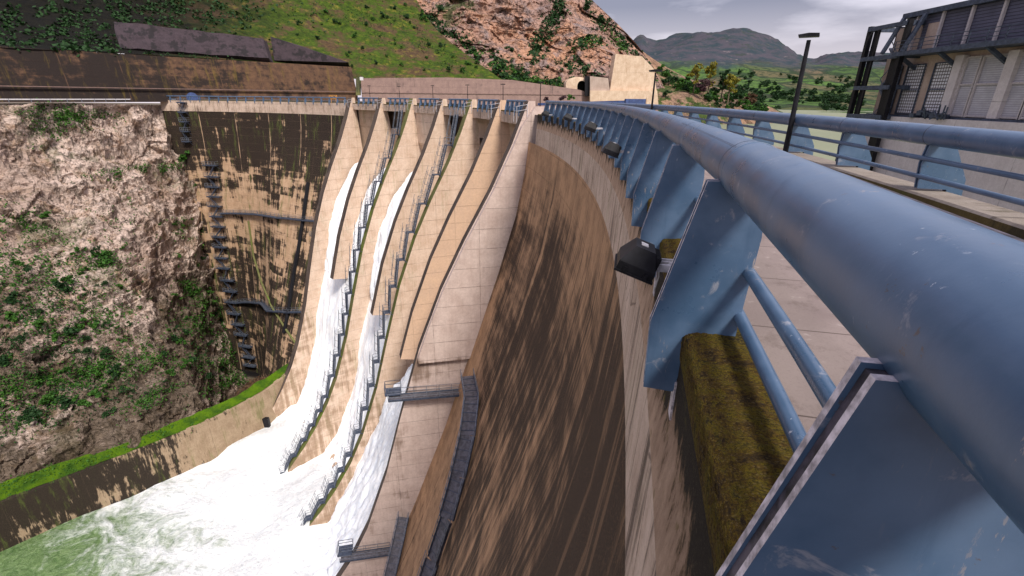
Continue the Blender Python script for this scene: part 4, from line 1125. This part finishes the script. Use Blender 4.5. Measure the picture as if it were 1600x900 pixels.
# ================================================================== LADDER TOWERS ON THE FAR ARCH
def ladder_tower(pix, wid, label, dep=1.4):
    pos = [hit_arch(x, y, dep*.6)[0] for x, y in pix]
    root = empty('ladder_tower', pos[-1], label, 'ladder tower')
    for k, p in enumerate(pos):
        th = math.degrees(math.atan2(p.y-CY, p.x-CX)); D, T = frame(th); Z = Vector((0, 0, 1))
        mb = MB(); mb.box(p, (dep, wid, .12), (D, T, Z)); mb.box(p+D*dep/2, (.1, wid, .35), (D, T, Z))
        mb.box(p-Z*.25, (dep, .12, .3), (D, T, Z))
        for t in (-.5, .5): mb.bar(p+T*t*wid+D*dep*.4, p+T*t*wid-D*dep*.7-Z*1.3, .1)
        mb.build('platform', M['steel'], root)
        mb = MB()
        for hz in (.55, 1.1):
            mb.bar(p+D*dep/2-T*wid/2+Z*hz, p+D*dep/2+T*wid/2+Z*hz, .06)
            for t in (-.5, .5): mb.bar(p+D*dep/2+T*t*wid+Z*hz, p-D*dep/2+T*t*wid+Z*hz, .06)
        for i in range(5): mb.bar(p+D*dep/2+T*wid*(i/4-.5), p+D*dep/2+T*wid*(i/4-.5)+Z*1.1, .06)
        mb.build('railing', M['galv'], root)
        if k < len(pos)-1:
            q = pos[k+1]; sg = 1 if k % 2 else -1; mb = MB()
            for o_ in (-.3, .3):
                mb.bar(p+T*sg*wid*.35+D*(o_+.15), q-T*sg*wid*.25+D*(o_+.15), .09, .2)
            for i in range(8): f = (i+.5)/8; mb.box((p+T*sg*wid*.35).lerp(q-T*sg*wid*.25, f)+D*.15, (.6, .25, .05), (D, T, Z))
            mb.build('flight', M['steel'], root)
    return root
tw_pix = [(329, 258), (332, 276), (333, 292), (335, 307), (336, 322), (339, 338), (341, 354), (342, 370), (344, 386), (346, 403), (349, 419), (356, 438), (360, 455), (362, 472), (366, 490), (372, 507), (377, 523), (384, 541), (389, 558), (391, 571)]
ladder_tower(tw_pix, 4.6, 'tall zigzag steel ladder tower of many platforms between the cliff and the far arch face')
ladder_tower([(284, 160), (286, 175), (288, 190), (290, 205), (292, 221)], 2.6, 'short steel ladder tower hanging below the far end of the blue crest railing', 1.2)
# catwalks round the far arch
def catwalk(pa, pb, label, n=18):
    a, ta = hit_arch(*pa); b, tb = hit_arch(*pb); pts = []
    for i in range(n+1):
        f = i/n; th = ta+(tb-ta)*f; z = a.z+(b.z-a.z)*f; pts.append(pol(th, s_arch(th, z)+.7, z))
    root = empty('catwalk', pts[n//2], label, 'catwalk', 'catwalks round the far arch face'); deck_path(root, pts, 1.2, 'deck', mat='steel', sides=(-1, 1)); return root
catwalk((344, 333), (497, 345), 'upper dark catwalk crossing the far arch face from the ladder tower')
catwalk((372, 472), (484, 486), 'lower dark catwalk crossing the far arch face from the ladder tower')
def small_platform(px, py, label):
    p, th = hit_arch(px, py, 1.0); D, T = frame(th); Z = Vector((0, 0, 1)); mb = MB()
    root = empty('steel_platform', p, label, 'platform', 'small platforms beside the farthest pier')
    mb.box(p, (1.6, 3.0, .15), (D, T, Z)); mb.bar(p+T*1.2, p-D*1.6+T*1.2-Z*1.5, .12); mb.bar(p-T*1.2, p-D*1.6-T*1.2-Z*1.5, .12); mb.build('deck', M['steel'], root)
    mb = MB()
    for hz in (.55, 1.1):
        mb.bar(p+D*.8-T*1.5+Z*hz, p+D*.8+T*1.5+Z*hz, .07)
        for t in (-1.5, 1.5): mb.bar(p+D*.8+T*t+Z*hz, p-D*.8+T*t+Z*hz, .07)
    for t in (-1.5, 0, 1.5): mb.bar(p+D*.8+T*t, p+D*.8+T*t+Z*1.1, .07)
    mb.build('railing', M['galv'], root)
small_platform(493, 369, 'small steel platform at the right end of the upper catwalk')
small_platform(476, 514, 'small steel platform below the right end of the lower catwalk')
# drain pipe down the far arch, and the diagonal rib
mb = MB(); mb.tube([hit_arch(x, y, .25)[0] for x, y in ((482, 285), (475, 335), (468, 380), (459, 430), (452, 480), (444, 520))], .55, 8); tag(mb.build('drain_pipe', M['black']), 'dark drain pipe running down the far arch face left of the farthest pier', 'pipe')
mb = MB(); mb.tube([hit_arch(x, y, .2)[0] for x, y in ((388, 345), (396, 400), (408, 440), (425, 480), (447, 515), (470, 548))], .3, 8); tag(mb.build('concrete_rib', M['capgreen']), 'mossy diagonal rib slanting down the far arch face below the upper catwalk', 'rib')

# bank guard rail, dish, barrier
gr = empty('road_guard_rail', Vector((-112, 135, -2)), 'long pale guard rail along the cliff edge of the far bank road', 'guard rail')
edge = [cr_interp([Vector((-190, 20, -2.0)), Vector((-127, 104, -2.0)), Vector((-108, 148, -2.0)), Vector((-101.5, 154.2, -2.0))], i/40) for i in range(41)]
mb = MB()
for a, b in zip(edge, edge[1:]): mb.bar(a+Vector((0, 0, .65)), b+Vector((0, 0, .65)), .08, .26); pass
mb.build('beam', M['white'], gr)
mb = MB()
for a in edge: mb.bar(a, a+Vector((0, 0, .8)), .12)
mb.build('post', M['galv'], gr)
p = hit_ring(300, 150, RAD+3.0)[1]; p = Vector((p.x, p.y, -.9)); mb = MB()
rt = empty('dish_antenna', Vector((p.x, p.y, -1.75)), 'round dark blue dish standing behind the far end of the crest railing', 'dish')
mb.tube([p+Vector((.25, -.4, 0)), p+Vector((.2, -.3, 0)), p, p+Vector((-.1, .25, 0))], 1, 20, rs=[1.55, 1.5, .9, .2]); mb.build('bowl', M['bluep'], rt)
mb = MB(); mb.bar((p.x, p.y, -1.75), p, .2); mb.build('stand', M['steel'], rt)
th, p = hit_ring(520, 149, RAD+1.5); D, T = frame(th); Z = Vector((0, 0, 1)); p = Vector((p.x, p.y, -1.75)); mb = MB()
for a in (-1.9, -1.2, 1.0, 1.9): mb.bar(p+T*a, p+T*(a*.8)+Z*1.9, .1)
mb.bar(p-T*1.55+Z*1.9, p+T*1.55+Z*1.9, .12); mb.bar(p-T*1.8+Z*1.1, p+T*1.8+Z*1.1, .1); mb.bar(p-T*1.8+Z*1.1, p+T*1.5+Z*1.9, .08)
tag(mb.build('crowd_barrier', M['yellow']), 'orange-yellow tubular barrier on the crest road left of the farthest pier', 'barrier')
mb = MB(); p = W(992, 161, 60); mb.box(p, (2.3, .9, .9)); mb.bar(p+Vector((1.0, 0, .2)), p+Vector((-11, 6, -.3)), .3)
tag(mb.build('service_box', M['bluep']), 'small dark box with a long arm, low in front of the pale concrete block', 'box')

# ================================================================== GATE BUILDING
XF = 50.0
def onx(px, py, x=XF): v = view(px, py); return v*(x/v.x)
gb = empty('gate_building', Vector((XF+4, 58, -2)), 'large grey gate house with shuttered bays and dark blue cladding above its catwalk', 'building')
def ypx(px, py): return onx(px, py).y
Y0, Y1 = 36.0, 71.5
Zb = onx(1500, 183).z; Zt = onx(1533, 93).z; Zc = onx(1500, 74).z; Zr = onx(1500, 14).z
def quad_x(mb, x, y0, y1, z0, z1, thick=.3, mi=0):
    vs = [Vector((x, y1, z0)), Vector((x, y0, z0)), Vector((x, y0, z1)), Vector((x, y1, z1))]
    bk = [v+Vector((thick, 0, 0)) for v in vs]
    uv = [(v.y, -v.z) for v in vs]*2
    mb.add(vs+bk, [(0, 1, 2, 3), (7, 6, 5, 4), (0, 4, 5, 1), (1, 5, 6, 2), (2, 6, 7, 3), (3, 7, 4, 0)], mi, uv)
mb = MB(); quad_x(mb, XF-1.2, Y0, Y1+1.0, -14, Zb-.25, 16); mb.build('base', M['bldg'], gb)
mb = MB(); quad_x(mb, XF+.3, Y0, Y1, Zb-.25, Zc, 14); mb.build('wall', M['column'], gb)
mb = MB(); quad_x(mb, XF-.25, Y0, Y1-2.8, Zc+.25, Zr, 14); mb.build('upper_wall', M['cladding'], gb)
mb = MB(); quad_x(mb, XF-.9, Y0, Y1-2.4, Zr, Zr+.55, 15); mb.build('roof_edge', M['steel'], gb)
mb = MB(); Yc = onx(1394, 85, XF-2.6).y; quad_x(mb, XF-2.6, Y0, Yc, Zc-.5, Zc+.0, 2.8)
for y in (Yc-.8, 60, 54, 48, 42): mb.bar((XF+.2, y, Zc-1.9), (XF-2.3, y, Zc-.4), .35)
mb.build('catwalk', M['steel'], gb)
mb = MB()
for hz in (.4, .8, 1.2): mb.bar((XF-2.5, 50, Zc+hz), (XF-2.5, Yc, Zc+hz), .07)
for i in range(9): y = 50+i*(Yc-50)/8; mb.bar((XF-2.5, y, Zc), (XF-2.5, y, Zc+1.2), .08)
mb.build('catwalk_railing', M['steel'], gb)
mb = MB(); quad_x(mb, XF-.45, Y0, Y1+.2, Zb-.28, Zb-.03, .8); mb.build('sill_beam', M['steel'], gb)
# lower storey bays between the columns
bays = []
def edge_y(px): return onx(px, 140).y
bounds = [(1382, 1399, 'grate'), (1408, 1434, 'grate'), (1449, 1482, 'grate')]
for a, b, m in bounds:
    ya, yb = edge_y(b), edge_y(a)
    mb = MB(); quad_x(mb, XF+.18, ya, yb, Zb+.02, Zt, .1)
    o = mb.build('window', M['grate'], gb)
    mb = MB()
    for y in (ya, yb): mb.bar((XF+.1, y, Zb), (XF+.1, y, Zt), .14)
    for z in (Zb+.08, (Zb+Zt)/2, Zt): mb.bar((XF+.1, ya, z), (XF+.1, yb, z), .12)
    f = mb.build('frame', M['steel'], o)
yy = edge_y(1496)
for i, (a, b) in enumerate(((1496, 1519), (1521, 1560), (1575, 1608), (1610, 1650), (1665, 1720), (1740, 1800))):
    ya, yb = edge_y(b), edge_y(a)
    if ya < Y0+.5: continue
    mb = MB(); quad_x(mb, XF+.14, ya, yb, Zb+.02, Zt+.3, .1)
    o = mb.build('shutter', M['shutter'], gb)
    mb = MB()
    for y in (ya, yb): mb.bar((XF, y, Zb), (XF, y, Zt+.3), .22)
    for z in (Zb+.15, Zb+(Zt-Zb)*.58, Zt+.3): mb.bar((XF+.02, ya, z), (XF+.02, yb, z), .16)
    mb.build('frame', M['bldg'], o)
for px in (1485, 1566, 1657):
    y = edge_y(px+3); mb = MB(); quad_x(mb, XF-.35, y-.55, y+.55, Zb, Zt+.6, .7)
    mb.build('column', M['bldg'], gb)
# posts and braces on the upper storey
for px in (1438, 1476, 1520, 1568, 1640):
    mb = MB(); y = onx(px, 40).y; mb.bar((XF-.45, y, Zc), (XF-.45, y, Zr+.3), .30, .22)
    mb.build('cladding_post', M['bldg'], gb)
for y in (Y1-2.8, Y1-6.2):
    mb = MB(); mb.bar((XF-.9, y, Zr), (XF-2.4, y+.2, Zc), .4); mb.build('brace', M['steel'], gb)
for px in (1412, 1432, 1458):
    mb = MB(); y = onx(px, 60).y; quad_x(mb, XF-.32, y-.9, y+.9, Zc+.1, Zc+3.0, .2)
    mb.build('concrete_stub', M['column'], gb)
mb = MB()
y = edge_y(1478)
for i in range(7): mb.bar((XF-1.0-random.random()*1.2, y+random.uniform(-3, 2), Zb-.3), (XF-1.0-random.random(), y+random.uniform(-3, 2), Zb+random.uniform(.4, 1.9)), .14)
for i in range(5): mb.box((XF-.9, y-1.8+i*1.0, Zb+.1*i % .4), (1.0, .7, .5))
mb.build('hoist_gear', M['steel'], gb)
# lift tower at the far corner
lt = empty('lift_tower', Vector((XF-1.5, 77, -13)), 'dark open steel tower with cross beams and a ladder, left of the gate house', 'tower')
yl = (ypx(1402, 110), ypx(1350, 110)); x0 = XF-2.0
yA, yB = onx(1390, 150, 48).y, onx(1335, 150, 48).y; zT = onx(1385, 47).z
mb = MB()
for y in (yA, yB):
    for x in (x0, x0+4): mb.bar((x, y, -14), (x, y, zT+.4), .55)
mb.bar((x0-.3, (yA+yB)/2+1.2, -14), (x0-.3, (yA+yB)/2+1.2, zT), .25)
mb.build('frame_post', M['black'], lt)
for z in (-6, -2.0, 1.6, 5.2, zT):
    mb = MB()
    mb.bar((x0-.25, yA, z), (x0-.25, yB, z), .4, .5); mb.bar((x0+4, yA, z), (x0+4, yB, z), .4, .5)
    mb.bar((x0, yA, z), (x0+4, yA, z), .4, .5); mb.bar((x0, yB, z), (x0+4, yB, z), .4, .5)
    mb.build('cross_beam', M['steel'], lt)
mb = MB()
for z in (-6, -2.0, 1.6): quad_x(mb, x0+3.9, yA+.4, yB-.4, z, z+3.4, .1)
quad_x(mb, x0+.2, yA+.5, yA+1.8, -10, 5, .1); quad_x(mb, x0+.2, yB-1.6, yB-.5, -10, zT, .1)
mb.build('mesh_panel', M['black'], lt)
mb = MB(); k = 0; z = -8
while z < zT-3:
    a, b = (yA+2, yB-2.4) if k % 2 else (yB-2.4, yA+2); mb.bar((x0+1.8, a, z), (x0+1.8, b, z+2.4), .8, .18); mb.bar((x0+1.3, a, z+1.1), (x0+1.3, b, z+3.5), .08); z += 2.4; k += 1
mb.build('stair_flight', M['galv'], lt)

# ================================================================== VEGETATION
def leaf_blob(mb, c, rx, ry, rz, n, ls, rnd, flat_=0.0, mi=0):
    subs = [(Vector((rnd.gauss(0, .42)*rx, rnd.gauss(0, .42)*ry, rnd.gauss(0, .38)*rz)), rnd.uniform(.25, .5)) for _ in range(max(4, n//45))]
    for _ in range(n):
        o, r = rnd.choice(subs)
        d = Vector((rnd.gauss(0, 1), rnd.gauss(0, 1), rnd.gauss(0, 1))).normalized()*(rnd.random()**.4)*r
        p = Vector(c)+o+Vector((d.x*rx, d.y*ry, d.z*rz))
        a = Vector((rnd.gauss(0, 1), rnd.gauss(0, 1), rnd.gauss(0, .6))).normalized(); b = a.cross(Vector((rnd.gauss(0, 1), rnd.gauss(0, 1), rnd.gauss(0, 1)))).normalized()
        s = ls*rnd.uniform(.6, 1.3)
        mb.add([p-a*s*.5, p+b*s*.35, p+a*s*.5, p-b*s*.35], [(0, 1, 2, 3)], mi)
rnd = random.Random(11)
def proto_shrub(mat, seed, n=260, ls=.30):
    r = random.Random(seed); mb = MB(); leaf_blob(mb, (0, 0, .45), 1, 1, .62, n, ls, r)
    o = mb.build('shrub', mat); return o
protos = {}
for key, mat in (('g', 'leaf'), ('d', 'leafdark'), ('y', 'leafyellow'), ('p', 'leafpurple'), ('b', 'leafbrown')):
    protos[key] = [proto_shrub(M[mat], i*7+ord(key)) for i in range(3)]
used = set()
def put_shrub(key, p, size, label, group, cat='shrub', name=None):
    src = rnd.choice(protos[key])
    if src.name in used:
        o = src.copy(); COL.objects.link(o)
    else: o = src; used.add(src.name)
    o.location = p; o.scale = (size*rnd.uniform(.85, 1.25), size*rnd.uniform(.85, 1.25), size*rnd.uniform(.8, 1.2)); o.rotation_euler = (0, 0, rnd.uniform(0, 6.28))
    tag(o, label, cat, group); return o
def cast(bvh, px, py):
    h = bvh.ray_cast(Vector((0, 0, 0)), view(px, py).normalized(), 2000)
    return h[0], h[1]
# single shrubs on the cliff
for px, py, s, lab in ((168, 410, 2.6, 'rounded green bush alone on the bare middle of the cliff'), (289, 251, 2.4, 'dark green bush on the cliff ledge beside the short ladder tower'),
                       (305, 292, 1.2, 'small round bush on the cliff edge left of the top of the zigzag ladder tower'), (192, 452, 1.5, 'small low bush on the cliff below the lone rounded bush'), (75, 340, 1.6, 'small bush on the pale upper left of the cliff')):
    p, nn = cast(cliff_bvh, px, py)
    if p: put_shrub('g', p, s, lab, None)
# groups of shrubs on the cliff
for (x0_, x1_, y0_, y1_, n, smin, smax, lab) in ((270, 365, 345, 470, 30, .7, 1.5, 'low green shrub on the cliff beside the zigzag ladder tower'), (255, 385, 480, 600, 34, .8, 1.7, 'green shrub on the lower cliff near the far arch foot'),
        (150, 270, 350, 600, 26, .5, 1.2, 'small green shrub scattered over the middle of the cliff'), (0, 180, 380, 660, 45, .8, 2.0, 'green shrub on the overgrown left of the cliff')):
    for _ in range(n):
        p, nn = cast(cliff_bvh, rnd.uniform(x0_, x1_), rnd.uniform(y0_, y1_))
        if p: put_shrub(rnd.choice('ggd'), p, rnd.uniform(smin, smax), lab, lab.replace('shrub', 'shrubs').replace('green shrubs', 'green shrubs'))
# creeping ground cover on the cliff (uncountable)
def cover(bvh, zones, mat, name, ls, seed, nscale=1.0):
    r = random.Random(seed); mb = MB()
    for (cx, cy, rx, ry, ang, n) in zones:
        ca, sa = cos(radians(ang)), sin(radians(ang))
        for _ in range(int(n*nscale)):
            u, v = r.gauss(0, .5), r.gauss(0, .5); X = cx+rx*u*ca-ry*v*sa; Y = cy+rx*u*sa+ry*v*ca
            if mn.fractal(Vector((X*.035, Y*.05, cx)), 1, 2, 4) < -.08: continue
            p, nn = cast(bvh, X, Y)
            if not p: continue
            for _ in range(7):
                q = p+nn*r.uniform(0, .5)+Vector((r.gauss(0, .5), r.gauss(0, .5), r.gauss(0, .4)))
                a = Vector((r.gauss(0, 1), r.gauss(0, 1), r.gauss(0, .6))).normalized(); b = a.cross(Vector((r.gauss(0, 1), r.gauss(0, 1), r.gauss(0, 1)))).normalized(); s = ls*r.uniform(.6, 1.4)
                mb.add([q-a*s*.5, q+b*s*.4, q+a*s*.5, q-b*s*.4], [(0, 1, 2, 3)])
    o = mb.build(name, mat); tag(o, kind='stuff'); return o
cover(cliff_bvh, [(110, 180, 75, 16, 4, 500), (75, 195, 40, 30, 30, 260), (230, 265, 75, 9, -6, 420), (165, 410, 30, 12, -10, 160), (30, 350, 80, 30, 10, 350), (60, 420, 120, 60, 0, 800),
      (120, 500, 110, 50, 0, 700), (60, 600, 140, 30, -8, 900), (170, 575, 90, 22, -8, 500), (300, 455, 40, 14, 40, 300), (330, 500, 40, 60, 60, 800), (230, 560, 60, 20, 0, 300), (350, 560, 36, 50, 60, 600), (310, 370, 50, 16, 30, 260), (20, 660, 90, 25, -10, 300),
      (240, 620, 60, 16, -25, 260), (355, 600, 45, 14, -25, 350), (190, 350, 60, 80, 20, 150)], M['leaf'], 'cliff_creepers', .42, 5, 1.25)
cover(cliff_bvh, [(40, 470, 130, 70, 0, 600), (120, 620, 160, 40, -12, 600), (60, 560, 120, 60, 0, 400), (330, 540, 60, 60, 50, 300)], M['leafdark'], 'cliff_undergrowth', .45, 8, 1.2)
cover(soil_bvh, [(405, 585, 45, 26, -30, 900), (380, 605, 60, 18, -30, 500), (440, 570, 40, 20, -50, 400)], M['leafbrown'], 'brown_brush', .6, 9)
cover(verge_bvh, [(60, 745, 160, 20, -17, 500), (280, 670, 160, 12, -19, 500)], M['leaf'], 'grass_tufts', .30, 10)
# hillside bushes
for _ in range(60):
    px = rnd.uniform(455, 760); py = rnd.uniform(5, 115)
    p, nn = cast(hill_bvh, px, py)
    if p: put_shrub(rnd.choice('gd'), p, rnd.uniform(.9, 2.0), 'small bush dotted over the green slope above the pinkish wall', 'small bushes on the green slope')
cover(hill_bvh, [(120, 30, 240, 50, 0, 1500), (330, 20, 160, 25, 5, 500), (120, 78, 120, 12, 6, 260)], M['leafdark'], 'dark_undergrowth', 1.1, 12)
cover(hill_bvh, [(150, 62, 30, 14, 20, 160), (300, 88, 260, 5, 7, 300), (600, 40, 120, 60, 35, 900), (680, 75, 80, 22, 38, 600), (520, 15, 80, 20, 10, 300)], M['leafdark'], 'slope_grass', .5, 13)
# scrub on the rock mountain
cover(rock_bvh, [(868, 20, 14, 55, 25, 420), (842, 70, 14, 45, 28, 300), (690, 45, 70, 14, 40, 300), (765, 92, 70, 14, 30, 420), (820, 122, 120, 8, 8, 500), (925, 60, 40, 14, -20, 200), (965, 60, 60, 9, 42, 350), (1000, 95, 36, 8, 50, 200), (905, 105, 50, 14, 10, 160)], M['leafdark'], 'mountain_scrub', 1.5, 14)
cover(rock_bvh, [(830, 126, 110, 6, 7, 400), (770, 95, 60, 12, 30, 250), (985, 88, 60, 8, 45, 260), (925, 62, 30, 10, -20, 120)], M['leaf'], 'mountain_grass', 1.2, 15)
for px, py, s, lab in ((916, 18, 4.2, 'dark bush on the skyline of the rock mountain, the highest one'), (943, 38, 3.6, 'dark bush halfway down the skyline of the rock mountain'), (688, 20, 3.4, 'round dark bush at the top edge between green slope and orange rock'), (801, 82, 3.0, 'round dark bush at the foot of the orange rock face')):
    p, nn = cast(rock_bvh, px, py)
    if p: put_shrub('d', p, s, lab, None)
for px, py, s, key, lab in ((882, 150, 2.0, 'p', 'purple-brown bush at the near end of the spillway, before the tunnel'), (893, 152, 1.7, 'g', 'small green bush right of the purple-brown bush before the tunnel'), (852, 152, 1.4, 'p', 'low purple bush just beyond the dam crest, left of the taller purple-brown one')):
    put_shrub(key, W(px, py, 150)-Vector((0, 0, 1)), s, lab, None)
# trees on the promontory
def tree(p, h, w, leafmat, seed, label, name='tree', n=2600, trunk_h=.3, ls=.55, group=None):
    r = random.Random(seed); root = empty(name, p, label, 'tree', group)
    mb = MB(); mb.tube([p-Vector((0, 0, 1)), p+Vector((r.uniform(-.2, .2), 0, h*trunk_h)), p+Vector((r.uniform(-.4, .4), 0, h*.85))], .3, 7, rs=[h*.03, h*.022, h*.006])
    for _ in range(6):
        z = h*r.uniform(trunk_h*.8, .75); a = r.uniform(0, 6.28); mb.tube([p+Vector((0, 0, z)), p+Vector((cos(a)*w*.3, sin(a)*w*.3, z+h*.1)), p+Vector((cos(a)*w*.42, sin(a)*w*.42, z+h*.2))], .1, 5, rs=[h*.012, h*.008, h*.003])
    mb.build('trunk', M['bark'], root)
    mb = MB()
    for _ in range(9):
        z = h*r.uniform(trunk_h, .92); k = 1-abs(z/h-.6)*1.3; a = r.uniform(0, 6.28); d = w*.30*k*r.random()
        leaf_blob(mb, p+Vector((cos(a)*d, sin(a)*d, z)), w*.26, w*.26, h*.14, n//9, ls, r)
    mb.build('crown', leafmat, root); return root
for px, pb, pt, wpx, dep, m, lab in ((1084, 141, 98, 20, 285, 'leafyellow', 'left yellow-green tree of the clump on the promontory'), (1106, 146, 97, 22, 290, 'leafyellow', 'taller yellow-olive tree in the middle of the promontory clump'),
        (1098, 150, 120, 22, 280, 'leafpurple', 'dark purple-brown leafless tree at the foot of the yellow trees'), (1127, 152, 108, 22, 292, 'leafdark', 'dark green tree right of the yellow trees on the promontory'),
        (1137, 160, 112, 26, 288, 'leafyellow', 'broad olive tree at the right end of the promontory clump'), (1151, 168, 140, 20, 290, 'leafdark', 'low dark tree at the waterside end of the promontory'), (1171, 170, 145, 20, 300, 'leafbrown', 'thin brown tree farthest right on the promontory')):
    b = W(px, pb, dep); t = W(px, pt, dep); h = t.z-b.z; p_hit, _n = cast(prom_bvh, px, pb)
    tree(b, h, wpx*dep/800*1.15, M[m], px, lab, ls=.75)
for _ in range(110):
    px = rnd.uniform(1028, 1195); lo = lerp_tab([(1028, 100), (1060, 128), (1100, 140), (1150, 150), (1195, 168)], px)
    hi = lerp_tab([(1028, 165), (1045, 140), (1090, 150), (1110, 168), (1195, 180)], px)
    if hi <= lo: continue
    p, nn = cast(prom_bvh, px, rnd.uniform(lo, hi))
    if p: put_shrub(rnd.choice('ggd'), p, rnd.uniform(1.8, 3.6), 'bushy shrub covering the bank below the promontory trees', 'shrubs on the promontory bank')
# far trees across the reservoir
fm = bpy.data.objects['mountain']; fbvh = BVHTree.FromObject(fm, bpy.context.evaluated_depsgraph_get())
for _ in range(170):
    px = rnd.uniform(1130, 1345); py = rnd.triangular(112, 178, 160)
    p, nn = cast(fbvh, px, py)
    if p: put_shrub('d', p, rnd.uniform(5, 11)*(p.y/900)**.5, 'dark round tree scattered over the fields beyond the reservoir', 'far trees beyond the reservoir', 'tree').name = 'field_tree'
for lst in protos.values():
    for o in lst:
        if o.name not in used and not o.get('label'): bpy.data.objects.remove(o)
